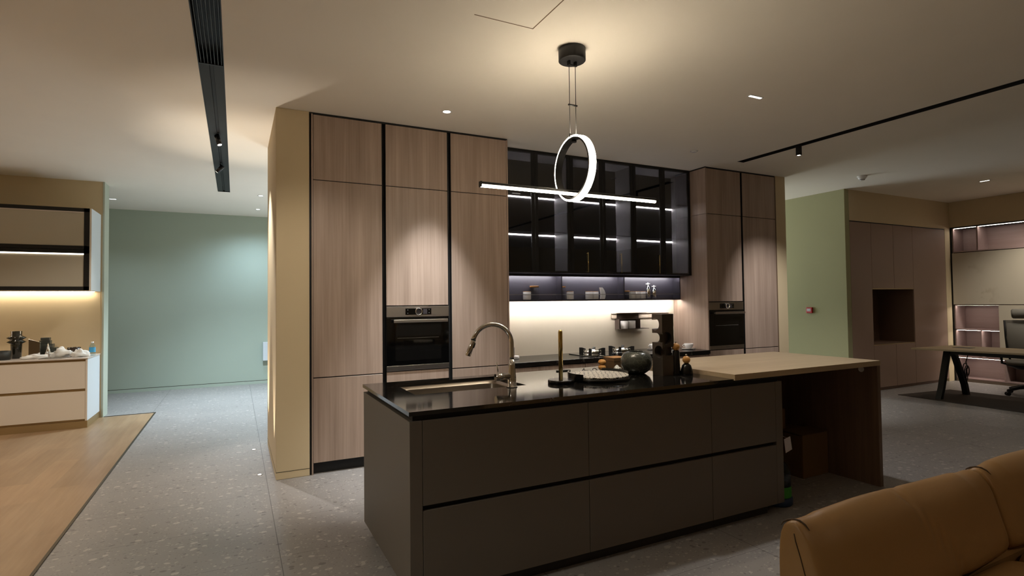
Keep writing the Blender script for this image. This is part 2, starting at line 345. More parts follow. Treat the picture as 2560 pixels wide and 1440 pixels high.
def copy_tree(o, parent=None):
    c = o.copy(); COL.objects.link(c); c.parent = parent
    for ch in o.children: copy_tree(ch, c)
    return c
def lamp(kind, name, loc, energy, color, parent=None, target=None, size=0.05, angle=60, blend=0.6, sizey=None):
    d = bpy.data.lights.new(name, kind); d.energy = energy; d.color = color
    if kind == 'SPOT': d.spot_size = math.radians(angle); d.spot_blend = blend; d.shadow_soft_size = size
    elif kind == 'AREA':
        d.size = size
        if sizey: d.shape = 'RECTANGLE'; d.size_y = sizey
    else: d.shadow_soft_size = size
    o = bpy.data.objects.new(name, d); COL.objects.link(o)
    off = Vector((0, 0, 0)); p = parent
    while p is not None: off = off+p.location; p = p.parent
    o.location = Vector(loc)-off
    dr = (Vector(target)-Vector(loc)) if target else Vector((0, 0, -1))
    o.rotation_euler = dr.to_track_quat('-Z', 'Y').to_euler()
    if parent is not None: o.parent = parent
    return o
def text_mesh(name, s, size, loc, rot, mat, parent, depth=0.0006):
    cu = bpy.data.curves.new(name, 'FONT'); cu.body = s; cu.size = size; cu.extrude = depth; cu.align_x = 'CENTER'; cu.align_y = 'CENTER'
    t = bpy.data.objects.new(name, cu); COL.objects.link(t)
    dg = bpy.context.evaluated_depsgraph_get(); me = bpy.data.meshes.new_from_object(t.evaluated_get(dg))
    bpy.data.objects.remove(t); o = bpy.data.objects.new(name, me); COL.objects.link(o); me.materials.clear(); me.materials.append(mat)
    off = Vector((0, 0, 0)); p = parent
    while p is not None: off = off+p.location; p = p.parent
    o.location = Vector(loc)-off; o.rotation_euler = rot; o.parent = parent
    return o

# ================================================================== the setting
struct('floor', B(-6, 12, -4, 12, -0.10, 0), FLOOR)
wf = struct('floor_wood', B(-5.9, -0.995, -3.9, 8.97, 0.0005, 0.004), OAK)
struct('trim_1', MB().box(-0.995, -0.978, -3.9, 9.02, 0.0005, 0.006).box(-1.58, -0.978, 9.003, 9.015, 0.0005, 0.006), plain('floor_edge_metal', (84, 74, 58), 0.4, 0.7))
# ceiling with the two recessed slots left open
cb = MB()
def ceil_with_holes(x0, x1, y0, y1, holes):
    xs = sorted({x0, x1, *[h[0] for h in holes], *[h[1] for h in holes]}); ys = sorted({y0, y1, *[h[2] for h in holes], *[h[3] for h in holes]})
    for i in range(len(xs)-1):
        for j in range(len(ys)-1):
            cx, cy = (xs[i]+xs[i+1])/2, (ys[j]+ys[j+1])/2
            if any(h[0] < cx < h[1] and h[2] < cy < h[3] for h in holes): continue
            cb.add([(xs[i], ys[j], CEIL), (xs[i+1], ys[j], CEIL), (xs[i+1], ys[j+1], CEIL), (xs[i], ys[j+1], CEIL),
                    (xs[i], ys[j], CEIL+.25), (xs[i+1], ys[j], CEIL+.25), (xs[i+1], ys[j+1], CEIL+.25), (xs[i], ys[j+1], CEIL+.25)],
                   [(0, 1, 2, 3), (7, 6, 5, 4)])
S1 = (-0.235, -0.075, 1.0, 9.06); S2 = (5.435, 5.545, -3.0, 4.67)
HX0, HX1, HY1 = 1.24, 1.632, 2.908
ceil_with_holes(-6, 12, -4, 12, [S1, S2])
struct('ceiling', cb, CEILP)
# walls
struct('wall_back', B(-6, 12, 11.35, 11.5, 0, CEIL), SAGE)
struct('wall_left_display', B(-6, -1.585, 8.97, 9.24, 0, CEIL), PAINT)
struct('wall_left', B(-6.15, -6, -4, 12, 0, CEIL), PAINT)
struct('wall_front', B(-6, 12, -4.15, -4, 0, CEIL), PAINT)
struct('wall_pillar', B(0.303, 0.568, 5.0, 6.35, 0, CEIL), PAINT, bevel=0.004)
struct('wall_kitchen', MB().box(0.568, 6.74, 5.62, 6.35, 0, CEIL), PAINT)
struct('wall_kitchen_end', B(6.545, 6.74, 5.0, 5.62, 0, CEIL), PAINT, bevel=0.004)
struct('wall_green', B(8.29, 8.40, 5.149, 11.35, 0, CEIL), OLIVE, bevel=0.003)
struct('wall_closet', MB().box(8.40, 11.28, 5.149, 5.25, 2.66, CEIL).box(11.11, 11.28, 5.149, 5.25, 0, 2.66).box(8.40, 11.7, 5.78, 5.88, 0, CEIL), PAINT)
struct('wall_right', MB().box(11.28, 11.66, -4, 5.149, 2.69, CEIL).box(11.28, 11.66, -4, 1.5, 0, 2.69).box(11.66, 11.8, -4, 5.78, 0, CEIL), PAINT)
# flush skirting lines
sk = plain('skirting_joint', (60, 56, 42), 0.8)
struct('baseboard_back', MB().box(-6, 12, 11.338, 11.35, 0, 0.055), SAGE)
struct('baseboard_back_joint', MB().box(-6, 12, 11.343, 11.352, 0.055, 0.063), sk)
struct('baseboard_pillar', MB().box(0.3015, 0.5695, 4.9985, 6.3515, 0.06, 0.064), sk)
struct('trim_2', B(-1.585, -1.565, 8.965, 9.25, 0, CEIL), plain('pale_green_edge', (178, 184, 168), 0.6))

# window added out of view in the passage, as a cool light source
wd = struct('added_window_1', MB().box(3.2, 7.8, 11.30, 11.349, 0.25, 0.31).box(3.2, 7.8, 11.30, 11.349, 2.80, 2.86).box(3.2, 3.26, 11.30, 11.349, 0.31, 2.8).box(7.74, 7.8, 11.30, 11.349, 0.31, 2.8).box(5.47, 5.53, 11.30, 11.349, 0.31, 2.8), BLACKM)
link('added_window_pane', B(3.26, 7.74, 11.33, 11.345, 0.31, 2.8), emis('added_pane_glow', (0.66, 0.86, 1.0), 1.0), wd)
lamp('AREA', 'window_fill_light', (5.5, 11.28, 1.6), L_WINFILL, (0.85, 0.95, 1.0), wd, (5.5, 5, 1.6), size=4.3, sizey=2.3)

# ================================================================== ceiling fixtures
def downlight(x, y, label, energy, color, target=None, angle=70, cool=False, blend=0.5, group=None, size=0.03):
    t = thing('downlight', label, 'downlight', (x, y, CEIL), group)
    link('rim', MB().lathe([(0.037, 0), (0.043, -0.001), (0.043, -0.006), (0.036, -0.005), (0.033, 0)], (x, y, CEIL), 28, caps=False), CERAM, t)
    link('lamp_face', MB().cyl((x, y, CEIL-0.003), 0.030, 0.002), E_DOTC if cool else E_DOT, t)
    if energy: lamp('SPOT', 'beam', (x, y, CEIL-0.02), energy, color, t, target, size, angle, blend)
    return t
def linear_light(x, y, n, along, label, energy, color, angle=110, group=None, target=None, cool=False):
    t = thing('linear_downlight', label, 'downlight', (x, y, CEIL), group); L = 0.028*n
    d = (L/2+0.006, 0.020) if along == 'X' else (0.020, L/2+0.006)
    link('housing', B(x-d[0], x+d[0], y-d[1], y+d[1], CEIL-0.004, CEIL+0.002), WHITEP, t)
    for k in range(n):
        o = -L/2+0.014+0.028*k; cx, cy = (x+o, y) if along == 'X' else (x, y+o)
        link('lamp_cell', B(cx-.0105, cx+.0105, cy-.0105, cy+.0105, CEIL-0.006, CEIL-0.0045), E_DOTC if cool else E_DOT, t)
    if energy: lamp('SPOT', 'beam', (x, y, CEIL-0.02), energy, color, t, target, 0.25 if energy > 250 else 0.05, angle, 0.8)
    return t
downlight(1.65, 4.50, 'round recessed downlight in front of the built-in oven column', 440, (0.92,0.97,1.0), (1.62, 4.75, 0), 52, blend=0.9)
linear_light(3.84, 3.10, 5, 'X', 'five-cell recessed light above the wooden end of the island', 92, WHITE, 125)
linear_light(9.65, 3.95, 4, 'Y', 'small linear recessed light above the office desk', 36, (1, 0.86, 0.7), 90)
downlight(0.34, 9.15, 'nearer round downlight in the far passage, behind the pillar', 780, (0.68, 0.85, 1.0), None, 110, True, 1.0)
downlight(0.345, 10.46, 'farther round downlight in the far passage by the green wall', 150, (0.62, 0.80, 1.0), None, 150, True, 1.0)
linear_light(-1.71, 10.31, 4, 'X', 'slim recessed light at the left end of the far passage', 34, COOL, 120, cool=True)
# recessed lamps added out of view to fill floor, pillar and bookcase with light
for x, y, e, col, ang, tg, nm in EXTRA:
    linear_light(x, y, 5, 'X', 'added unseen recessed light '+nm, e, col, ang, target=tg)

# left ceiling slot: air grille and track
t = thing('ceiling_track_slot', 'long black recessed track slot in the ceiling left of the pillar', 'ceiling slot', (-0.155, 5, CEIL))
link('channel', MB().box(-0.235, -0.229, 1.0, 9.06, CEIL-0.001, CEIL+0.09).box(-0.081, -0.075, 1.0, 9.06, CEIL-0.001, CEIL+0.09).box(-0.229, -0.081, 1.0, 9.06, CEIL+0.084, CEIL+0.09).box(-0.229, -0.081, 9.05, 9.06, CEIL-.001, CEIL+.09).box(-0.229, -0.081, 1.0, 1.01, CEIL-.001, CEIL+.09), BLACKM, t)
link('cover_plate', MB().box(-0.229, -0.168, 4.32, 9.05, CEIL+0.004, CEIL+0.012).box(-0.142, -0.081, 4.32, 9.05, CEIL+0.004, CEIL+0.012), VOID, t)
link('track_rail', B(-0.166, -0.144, 4.32, 9.05, CEIL+0.018, CEIL+0.06), VOID, t)
gr = link('air_grille', B(-0.229, -0.081, 4.30, 4.32, CEIL+0.0, CEIL+0.03), BLACKM, t)
for k in range(7):
    x = -0.218+0.021*k
    link('slat', B(x, x+0.004, 1.01, 4.30, CEIL+0.003, CEIL+0.03), plain('grille_slat_metal', (64, 61, 58), 0.4, 0.4) if k == 0 else bpy.data.materials['grille_slat_metal'], gr)
def track_spot(x, y, tx, ty, tz, label, energy, color, angle):
    t = thing('track_spotlight', label, 'spotlight', (x, y, CEIL+0.02), 'spotlights in the left ceiling slot')
    d = (Vector((tx, ty, tz))-Vector((x, y, CEIL-0.05))).normalized(); c = Vector((x, y, CEIL-0.045))
    link('adapter', B(x-0.011, x+0.011, y-0.05, y+0.05, CEIL+0.012, CEIL+0.03), VOID, t)
    link('stem', MB().tube([(x, y, CEIL+0.02), (x, y, CEIL-0.02)], 0.006), VOID, t)
    link('lamp_body', MB().tube([c-d*0.045, c+d*0.055], 0.024, 24), BLACKS, t)
    link('lamp_face', MB().tube([c+d*0.0552, c+d*0.0565], 0.019, 24), E_DOT, t)
    lamp('SPOT', 'beam', c+d*0.07, energy, color, t, (tx, ty, tz), 0.02, angle, 0.8)
track_spot(-0.157, 6.07, 0.30, 5.75, 1.5, 'track spotlight aimed at the side of the pillar, nearer of two', 160, WHITE, 60)
track_spot(-0.165, 7.34, -2.4, 8.3, 0.7, 'track spotlight tilted towards the display kitchen, farther of two', 80, (1.0, 0.93, 0.84), 46)
# right ceiling slot
t = thing('ceiling_track_slot', 'narrow black track slot in the ceiling to the right of the pendant', 'ceiling slot', (5.49, 2, CEIL))
link('channel', MB().box(5.435, 5.440, -3.0, 4.67, CEIL-0.001, CEIL+0.07).box(5.540, 5.545, -3.0, 4.67, CEIL-0.001, CEIL+0.07).box(5.440, 5.540, -3.0, 4.67, CEIL+0.064, CEIL+0.07).box(5.44, 5.54, 4.66, 4.67, CEIL-.001, CEIL+.07).box(5.44, 5.54, -3, -2.99, CEIL-.001, CEIL+.07), BLACKM, t)
link('track_rail', B(5.475, 5.505, -2.99, 4.66, CEIL+0.02, CEIL+0.06), VOID, t)
t = thing('track_spotlight', 'single black spotlight hanging from the right ceiling slot', 'spotlight', (5.50, 3.90, CEIL+0.03))
link('lamp_body', B(5.478, 5.522, 3.878, 3.922, CEIL-0.105, CEIL+0.02), BLACKM, t, bevel=0.003)
link('lamp_face', B(5.487, 5.513, 3.887, 3.913, CEIL-0.1065, CEIL-0.1045), E_DOT, t)
lamp('SPOT', 'beam', (5.50, 3.90, CEIL-0.115), 225, WHITE, t, (6.75, 5.0, 0.6), 0.02, 60, 1.0)
# inspection hatch, a thin gap along two sides
single('ceiling_hatch', MB().box(HX0, HX1, HY1-0.006, HY1, CEIL-0.0012, CEIL+0.001).box(HX1-0.006, HX1, 2.2, HY1, CEIL-0.0012, CEIL+0.001), plain('hatch_gap', (120, 98, 72), 0.8), 'thin joint line of an inspection hatch in the ceiling by the pendant', 'ceiling hatch')
# sprinkler, smoke detector
t = thing('sprinkler_cover', 'small round white sprinkler cover on the ceiling left of the track slot', 'sprinkler', (4.592, 4.53, CEIL))
link('plate', MB().lathe([(0.045, 0), (0.045, -0.004), (0.040, -0.006)], (4.592, 4.53, CEIL), 32), CERAM, t)
link('cap', MB().lathe([(0.033, -0.006), (0.033, -0.016), (0.028, -0.018)], (4.592, 4.53, CEIL), 32), CERAM, t)
t = thing('smoke_detector', 'white domed smoke detector on the ceiling before the green wall', 'smoke detector', (7.664, 4.506, CEIL))
link('base', MB().lathe([(0.06, 0), (0.06, -0.018)], (7.664, 4.506, CEIL), 32), CERAM, t)
link('dome', MB().lathe([(0.052, -0.018), (0.048, -0.035), (0.034, -0.05), (0.03, -0.062), (0.022, -0.066)], (7.664, 4.506, CEIL), 32), CERAM, t)
link('sensor_slot', MB().lathe([(0.0355, -0.047), (0.0330, -0.056)], (7.664, 4.506, CEIL), 32, caps=False), CHAIRP, t)
# floor uplights
for x, y, nm in ((0.169, 6.175, 'farther'), (0.187, 5.235, 'nearer')):
    t = thing('floor_uplight', nm+' of two tiny round uplights set in the floor beside the pillar', 'floor light', (x, y, 0))
    link('bezel', MB().lathe([(0.020, 0), (0.022, 0.002), (0.016, 0.003), (0.015, 0)], (x, y, 0.0002), 24, caps=False), STEEL, t)
    link('lamp_face', MB().cyl((x, y, 0.0005), 0.0155, 0.0018), E_DOT, t)
    lamp('SPOT', 'beam', (x, y, 0.02), 190.0 if y > 6 else 90.0, NEUT, t, (x+0.05, y+0.05, 3), 0.01, 45, 1.0)

# unseen uplights added behind the kitchen block to brighten the passage ceiling
for x, y, e, nm in ((1.7, 8.4, 285, 'behind the pillar'), (7.2, 7.2, 150, 'behind the right end of the kitchen wall')):
    t = thing('floor_uplight', 'added unseen cool uplight in the passage floor '+nm, 'floor light', (x, y, 0))
    link('bezel', MB().lathe([(0.060, 0), (0.063, 0.003), (0.050, 0.004), (0.049, 0)], (x, y, 0.0002), 32, caps=False), STEEL, t)
    link('lamp_face', MB().cyl((x, y, 0.0005), 0.0485, 0.0025), E_DOTC, t)
    lamp('SPOT', 'beam', (x, y, 0.03), e, (0.86, 0.94, 1.0) if x < 3 else (0.98, 0.96, 0.92), t, (x, y+0.01, 3), 0.45, 150 if x < 3 else 118, 1.0)

# ================================================================== pendant lamp
PX, PY = 1.995, 3.03
t = thing('pendant_lamp', 'black pendant lamp, a lit ring crossed by a long lit bar, over the island', 'pendant lamp', (PX, PY, CEIL))
link('canopy', MB().lathe([(0.088, 0), (0.090, -0.003), (0.090, -0.080), (0.086, -0.084)], (PX, PY, CEIL), 48), BLACKM, t)
link('cable_clamp', MB().box(PX-0.032, PX-0.020, PY-0.012, PY+0.012, CEIL-0.112, CEIL-0.084).box(PX+0.018, PX+0.030, PY-0.012, PY+0.012, CEIL-0.112, CEIL-0.084).box(PX-0.032, PX+0.036, PY-0.006, PY+0.006, CEIL-0.114, CEIL-0.106), BLACKM, t)
for dx in (-0.025, 0.024): link('cable', MB().tube([(PX+dx, PY, CEIL-0.10), (PX+dx*0.98, PY, 2.545)], 0.0022, 8), BLACKM, t)
link('cable_spacer', MB().tube([(PX-0.034, PY, 2.757), (PX+0.034, PY, 2.757)], 0.006, 12), BLACKM, t)
RC = Vector((2.0, PY, 2.335)); RR = 0.205
def ring(r0, r1, w0, w1):
    m = MB(); n = 96; prof = [(r0, w0), (r1, w0), (r1, w1), (r0, w1)]
    for k in range(n):
        a = 2*PI*k/n
        for (r, wd_) in prof: m.v.append((RC.x+wd_, RC.y+r*math.cos(a), RC.z+r*math.sin(a)))
    for k in range(n):
        q = (k+1) % n
        for i in range(4):
            j = (i+1) % 4; m.f.append([k*4+i, k*4+j, q*4+j, q*4+i]); m.sm.append(True)
    return m
link('ring_frame', ring(RR-0.012, RR, -0.024, 0.024), BLACKM, t, smooth=False)
link('ring_diffuser', ring(RR+0.0003, RR+0.012, -0.0225, 0.0225), E_RING, t, bevel=0.003, smooth=False)
link('ring_hanger', MB().lathe([(0.018, 0), (0.018, 0.012)], (2.0, PY, 2.335+RR-0.030), 24).tube([(PX-0.025, PY, 2.540), (PX-0.025, PY, 2.565)], 0.004).tube([(PX+0.024, PY, 2.540), (PX+0.024, PY, 2.565)], 0.004), BLACKM, t)
BZ = 2.168; bx0, bx1 = 1.32, 2.685
bar = MB().prism([(PY-0.013, BZ+0.004), (PY-0.013, BZ+0.017), (PY-0.006, BZ+0.021), (PY+0.006, BZ+0.021), (PY+0.013, BZ+0.017), (PY+0.013, BZ+0.004)], bx0, bx1, 'X')
link('bar_frame', bar, BLACKM, t)
dif = [(PY+0.0145*math.cos(a), BZ+0.003+0.0165*math.sin(a)) for a in [PI*1.07+PI*0.86*k/10 for k in range(11)]]
link('bar_diffuser', MB().prism(dif, bx0+0.006, bx1-0.002, 'X'), E_PEND, t)
link('bar_end_cap', B(bx0-0.002, bx0+0.006, PY-0.015, PY+0.015, BZ-0.012, BZ+0.021), BLACKM, t)

# ================================================================== tall cabinets
YF = 5.0; DT = 0.020
ZB = 0.095
def door(parent, x0, x1, z0, z1, mat=WOODV, y=YF, name='door', g=0.0015):
    return link(name, B(x0+g, x1-g, y, y+DT, z0+g, z1-g), mat, parent, bevel=0.0012, seg=1)
def oven(x0, x1, label):
    t = thing('oven', label, 'oven', ((x0+x1)/2, YF, 0.838)); z0, z1 = 0.840, 1.432
    link('housing', B(x0+0.01, x1-0.01, YF+0.012, YF+0.5, z0+0.005, z1-0.005), BLACKS, t)
    W = x1-x0; cx = (x0+x1)/2
    cp = link('control_panel', B(x0, x1, YF-0.008, YF+0.012, z1-0.098, z1), STEEL, t, bevel=0.001)
    link('display_surround', B(cx-0.145, cx+0.145, YF-0.0095, YF-0.008, z1-0.079, z1-0.020), STEEL, cp)
    link('display', B(cx-0.125, cx+0.125, YF-0.0105, YF-0.0094, z1-0.079, z1-0.020), BGLASS, cp)
    link('display_window', B(cx+0.045, cx+0.085, YF-0.0112, YF-0.0105, z1-0.074, z1-0.027), plain('display_grey', (56, 52, 54), 0.3) if 'display_grey' not in bpy.data.materials else bpy.data.materials['display_grey'], cp)
    for ix, iz in ((-0.103, -0.034), (-0.103, -0.065), (0.103, -0.033), (0.103, -0.062)):
        link('touch_symbol', MB().lathe([(0.003, -0.0003), (0.003, 0)], (cx+ix, YF-0.0107, z1+iz), 12, 'Y'), GREYP, cp)
    link('knob_ring', MB().lathe([(0.026, 0.0), (0.035, 0.0), (0.036, -0.012), (0.033, -0.020), (0.027, -0.020), (0.026, 0.0)], (cx, YF-0.0105, z1-0.049), 40, 'Y', caps=False), CHROME, cp)
    link('knob_face', MB().lathe([(0.025, 0.0), (0.025, -0.006)], (cx, YF-0.0105, z1-0.049), 40, 'Y'), bpy.data.materials['display_grey'], cp)
    dr = link('oven_door', B(x0, x1, YF-0.006, YF+0.012, z0+0.046, z1-0.106), BGLASS, t, bevel=0.001)
    link('door_window', B(x0+0.08, x1-0.08, YF-0.0068, YF-0.006, z0+0.09, z1-0.17), plain('oven_window_dark', (15, 14, 13), 0.05, coat=0.5) if 'oven_window_dark' not in bpy.data.materials else bpy.data.materials['oven_window_dark'], dr)
    link('rack_line', MB().box(x0+0.10, x1-0.10, YF-0.0075, YF-0.0068, 1.137, 1.139), GREYP, dr)
    link('handle', MB().box(x0+0.055, x1-0.025, YF-0.060, YF-0.045, z1-0.150, z1-0.122), STEEL, dr, bevel=0.004)
    link('handle_mount', MB().box(x0+0.075, x0+0.10, YF-0.046, YF-0.006, z1-0.145, z1-0.127).box(x1-0.07, x1-0.045, YF-0.046, YF-0.006, z1-0.145, z1-0.127), STEEL, dr)
    bt = link('lower_trim', B(x0, x1, YF-0.008, YF+0.012, z0, z0+0.046), STEEL, t, bevel=0.001)
    text_mesh('emblem_lettering', 'BOSCH', 0.020, (cx+0.0, YF-0.0090, z0+0.024), (PI/2, 0, 0), STEELD, bt)
def tall(x0, x1, label, kind, group='tall taupe wood cabinets'):
    t = thing('tall_cabinet', label, 'cabinet', ((x0+x1)/2, YF, 0), group)
    if kind == 'oven': link('carcass', MB().box(x0, x1, YF+DT+0.002, YF+0.6, ZB, 0.834).box(x0, x1, YF+DT+0.002, YF+0.6, 1.438, 3.118).box(x0, x0+0.005, YF+DT+0.002, YF+0.6, 0.834, 1.438).box(x1-0.005, x1, YF+DT+0.002, YF+0.6, 0.834, 1.438), VOID, t)
    else: link('carcass', MB().box(x0, x1, YF+DT+0.002, YF+0.6, ZB, 3.118), VOID, t)
    link('plinth', B(x0, x1, YF+0.045, YF+0.06, 0, ZB), VOID, t)
    door(t, x0, x1, 2.545, 3.116)
    if kind == 'oven':
        door(t, x0, x1, 1.440, 2.541); door(t, x0, x1, ZB+0.003, 0.832)
    else:
        door(t, x0, x1, 0.828, 2.541); door(t, x0, x1, ZB+0.003, 0.822)
    return t
tall(0.598, 1.197, 'tall taupe wood cabinet next to the beige pillar', 'plain')
tall(1.231, 1.832, 'tall taupe wood cabinet holding the large left oven', 'oven')
tall(1.868, 2.470, 'tall taupe wood cabinet between the left oven and the cream backsplash', 'plain')
tall(5.268, 5.866, 'tall taupe wood cabinet holding the right-hand oven', 'oven')
tall(5.900, 6.525, 'tall taupe wood cabinet at the far right end of the kitchen wall', 'plain')
oven(1.231, 1.832, 'built-in black glass and steel oven behind the sink tap')
oven(5.268, 5.866, 'built-in black glass and steel oven right of the coffee cups')
# recessed black grip channels between the columns
for a, b, nm in ((1.197, 1.231, 'left of the left oven column'), (1.832, 1.868, 'right of the left oven column'), (5.866, 5.900, 'right of the right-hand oven column')):
    single('grip_channel', MB().box(a, a+0.002, YF+0.004, YF+0.05, 0.0, 3.118).box(b-0.002, b, YF+0.004, YF+0.05, 0, 3.118).box(a+0.002, b-0.002, YF+0.045, YF+0.05, 0, 3.118), VOID, 'black vertical grip channel '+nm, 'cabinet channel', 'grip channels between tall cabinets')
single('filler_strip', MB().box(0.585, 0.597, YF-0.004, YF+0.1, 0, 3.12), WOODV, 'narrow taupe wood strip beside the pillar', 'cabinet trim')
single('filler_strip', MB().box(0.570, 0.584, YF+0.02, YF+0.1, 0, 3.13), VOID, 'black strip between pillar and tall cabinets', 'cabinet trim')
t = thing('cabinet_side_panel', 'taupe wood side panel left of the hob niche', 'cabinet panel', (2.480, 5.2, 0)); link('board', B(2.472, 2.488, YF, 5.6, 0.0, 3.12), WOODV, t)
t = thing('cabinet_side_panel', 'wide taupe wood side panel behind the white cups', 'cabinet panel', (5.258, 5.3, 0))
link('lower_board', B(5.250, 5.266, YF, 5.60, 0.0, 2.542), WOODV, t); link('upper_board', B(5.250, 5.266, YF, 5.60, 2.545, 3.12), WOODV, t)
single('filler_strip', B(6.527, 6.542, YF-0.002, YF+0.1, 0, 3.12), WOODTD, 'thin brown strip at the right end of the tall cabinets', 'cabinet trim')
struct('trim_3', MB().box(0.57, 2.488, YF+0.006, 5.61, 3.119, 3.1345).box(5.25, 6.542, YF+0.006, 5.61, 3.119, 3.1345).box(2.489, 5.249, 5.262, 5.61, 3.119, 3.1345), VOID)

# ================================================================== hob niche
single('backsplash', B(2.489, 5.249, 5.600, 5.617, 0.80, 1.80), SPLASH, 'cream backsplash panel glowing above the hob counter', 'backsplash')
for a, b, nm in ((2.490, 3.403, 'left base cabinet under the black hob counter'), (3.407, 4.318, 'middle base cabinet, right under the hob'), (4.322, 5.247, 'right base cabinet under the cups')):
    t = thing('base_cabinet', nm, 'cabinet', ((a+b)/2, YF, 0), 'base cabinets under the hob counter')
    link('carcass', B(a, b, YF+0.022, 5.59, 0.1, 0.795), VOID, t); link('plinth', B(a, b, YF+0.05, YF+0.06, 0, 0.1), VOID, t)
    link('drawer', B(a+.0015, b-.0015, YF, YF+0.02, 0.46, 0.785), WOODV, t); link('drawer', B(a+.0015, b-.0015, YF, YF+0.02, 0.103, 0.44), WOODV, t)
single('hob_worktop', B(2.489, 5.249, 4.975, 5.599, 0.796, 0.840), TOPK2, 'long black worktop running under the cream backsplash', 'worktop', bevel=0.002)
t = thing('hob', 'black glass gas hob with two burners on the rear counter', 'hob', (3.9, 5.25, 0.84))
link('glass_plate', B(3.50, 4.30, 5.03, 5.48, 0.8405, 0.850), BGLASS, t, bevel=0.003)
def burner(cx, cy):
    b = link('burner', MB().lathe([(0.105, 0.850), (0.105, 0.853), (0.075, 0.856), (0.075, 0.866)], (cx, cy, 0), 36), CHROME, t)
    link('burner_cup', MB().lathe([(0.088, 0.856), (0.098, 0.868), (0.099, 0.890), (0.090, 0.897), (0.045, 0.898), (0.040, 0.906), (0.0001, 0.908)], (cx, cy, 0), 36), CHROME, b)
    g = MB()
    for k in range(4):
        a = PI/4+PI/2*k; d = Vector((math.cos(a), math.sin(a), 0)); q = Vector((-d.y, d.x, 0))*0.013
        def P(r, z, s): return tuple(Vector((cx, cy, z))+d*r+q*s)
        for sgn in (1,):
            outline = [(0.150, 0.851), (0.150, 0.925), (0.118, 0.925), (0.075, 0.910), (0.075, 0.900), (0.104, 0.902), (0.104, 0.851)]
            vs = [P(r, z, -1) for r, z in outline]+[P(r, z, 1) for r, z in outline]; n = len(outline)
            g.add(vs, [tuple(range(n))[::-1], tuple(range(n, 2*n))]+[(i, (i+1) % n, n+(i+1) % n, n+i) for i in range(n)])
    link('pan_support', g, BLACKM, b)
burner(3.68, 5.26); burner(4.10, 5.26)
for i, (kx, ky) in enumerate(((3.855, 5.085), (3.945, 5.085))):
    link('control_knob', MB().lathe([(0.022, 0.850), (0.022, 0.868), (0.018, 0.870)], (kx, ky, 0), 28), BLACKS, t)

# smoked glass wall cabinets
seams = [2.490, 2.949, 3.413, 3.865, 4.320, 4.784, 5.248]
nms = ['left smoked-glass wall cabinet behind the end of the lit bar', 'middle smoked-glass wall cabinet behind the pendant ring', 'right smoked-glass wall cabinet next to the tall taupe panel']
hx = {2: 3.640, 3: 4.118, 4: 4.708}
CABI = plain('cabinet_interior_grey', (126, 124, 126), 0.5)
for c in range(3):
    a, b = seams[2*c], seams[2*c+2]; y0, y1 = 5.262, 5.60; z0, z1 = 1.790, 3.118
    t = thing('glass_wall_cabinet', nms[c], 'cabinet', ((a+b)/2, y0, z0), 'smoked glass wall cabinets')
    link('carcass', MB().box(a, b, y0+0.022, y1, z0, z0+0.018).box(a, b, y0+0.022, y1, z1-0.018, z1).box(a, a+0.018, y0+0.022, y1, z0, z1).box(b-0.018, b, y0+0.022, y1, z0, z1), CABI, t)
    link('back_panel', B(a+0.018, b-0.018, y1-0.012, y1, z0+0.018, z1-0.018), BLACKS, t)
    for zz in (2.678, 2.240):
        s = link('shelf', B(a+0.018, b-0.018, y0+0.04, y1-0.013, zz, zz+0.010), tinted_glass('smoked_shelf', (0.75, 0.75, 0.76), 0.02, 1.45) if 'smoked_shelf' not in bpy.data.materials else bpy.data.materials['smoked_shelf'], t)
        link('strip_light', B(a+0.02, b-0.02, y1-0.022, y1-0.0135, zz-0.007, zz-0.001), E_GLASS, s)
    for k in (2*c, 2*c+1):
        p, q = seams[k]+0.0015, seams[k+1]-0.0015; fr = 0.040
        d = link('door', MB().box(p, p+fr, y0, y0+0.020, 1.781, 3.118).box(q-fr, q, y0, y0+0.020, 1.781, 3.118).box(p+fr, q-fr, y0, y0+0.020, 1.781, 1.781+0.012).box(p+fr, q-fr, y0, y0+0.020, 3.106, 3.118), BLACKM, t)
        link('glass_pane', B(p+fr, q-fr, y0+0.004, y0+0.008, 1.793, 3.106), SMOKE, d)
        if k in hx: link('handle', MB().tube([(hx[k], y0-0.012, 1.796), (hx[k], y0-0.012, 2.028)], 0.0032, 8).box(hx[k]-.003, hx[k]+.003, y0-0.012, y0+0.006, 1.80, 1.806).box(hx[k]-.003, hx[k]+.003, y0-0.012, y0+0.006, 2.015, 2.021), BRASS, d)
single('cabinet_underlay', B(2.489, 5.249, 5.283, 5.599, 1.781, 1.7895), BLACKS, 'black bottom board under the smoked glass wall cabinets', 'cabinet board')
# open shelf
t = thing('open_wall_shelf', 'long dark open shelf with three bays below the smoked glass cabinets', 'shelf', (3.87, 5.5, 1.476))
YS = 5.468
link('bottom_board', B(2.490, 5.247, YS, 5.598, 1.476, 1.486), NAVY, t)
link('top_board', B(2.490, 5.247, YS, 5.598, 1.770, 1.780), NAVY, t)
link('back_board', B(2.490, 5.247, 5.592, 5.599, 1.486, 1.770), NAVY, t)
for x in (2.490, 3.405, 4.318, 5.237):
    link('divider', B(x, x+0.010, YS, 5.592, 1.486, 1.770), NAVY, t)
for a, b in ((2.50, 3.405), (3.415, 4.318), (4.328, 5.237)):
    link('guard_rail', MB().box(a, b, YS+0.002, YS+0.006, 1.541, 1.547), GREYP, t)
    link('strip_light', B(a+0.01, b-0.01, YS+0.0045, YS+0.007, 1.756, 1.7695), E_SHELF, t)
    link('lip', B(a, b, YS, YS+0.004, 1.755, 1.770), NAVY, t)
link('under_strip_light', B(2.53, 5.22, YS+0.012, YS+0.027, 1.4725, 1.4755), E_UNDER, t)
link('under_lip', B(2.490, 5.247, YS, YS+0.004, 1.468, 1.476), NAVY, t)
ZS = 1.4865
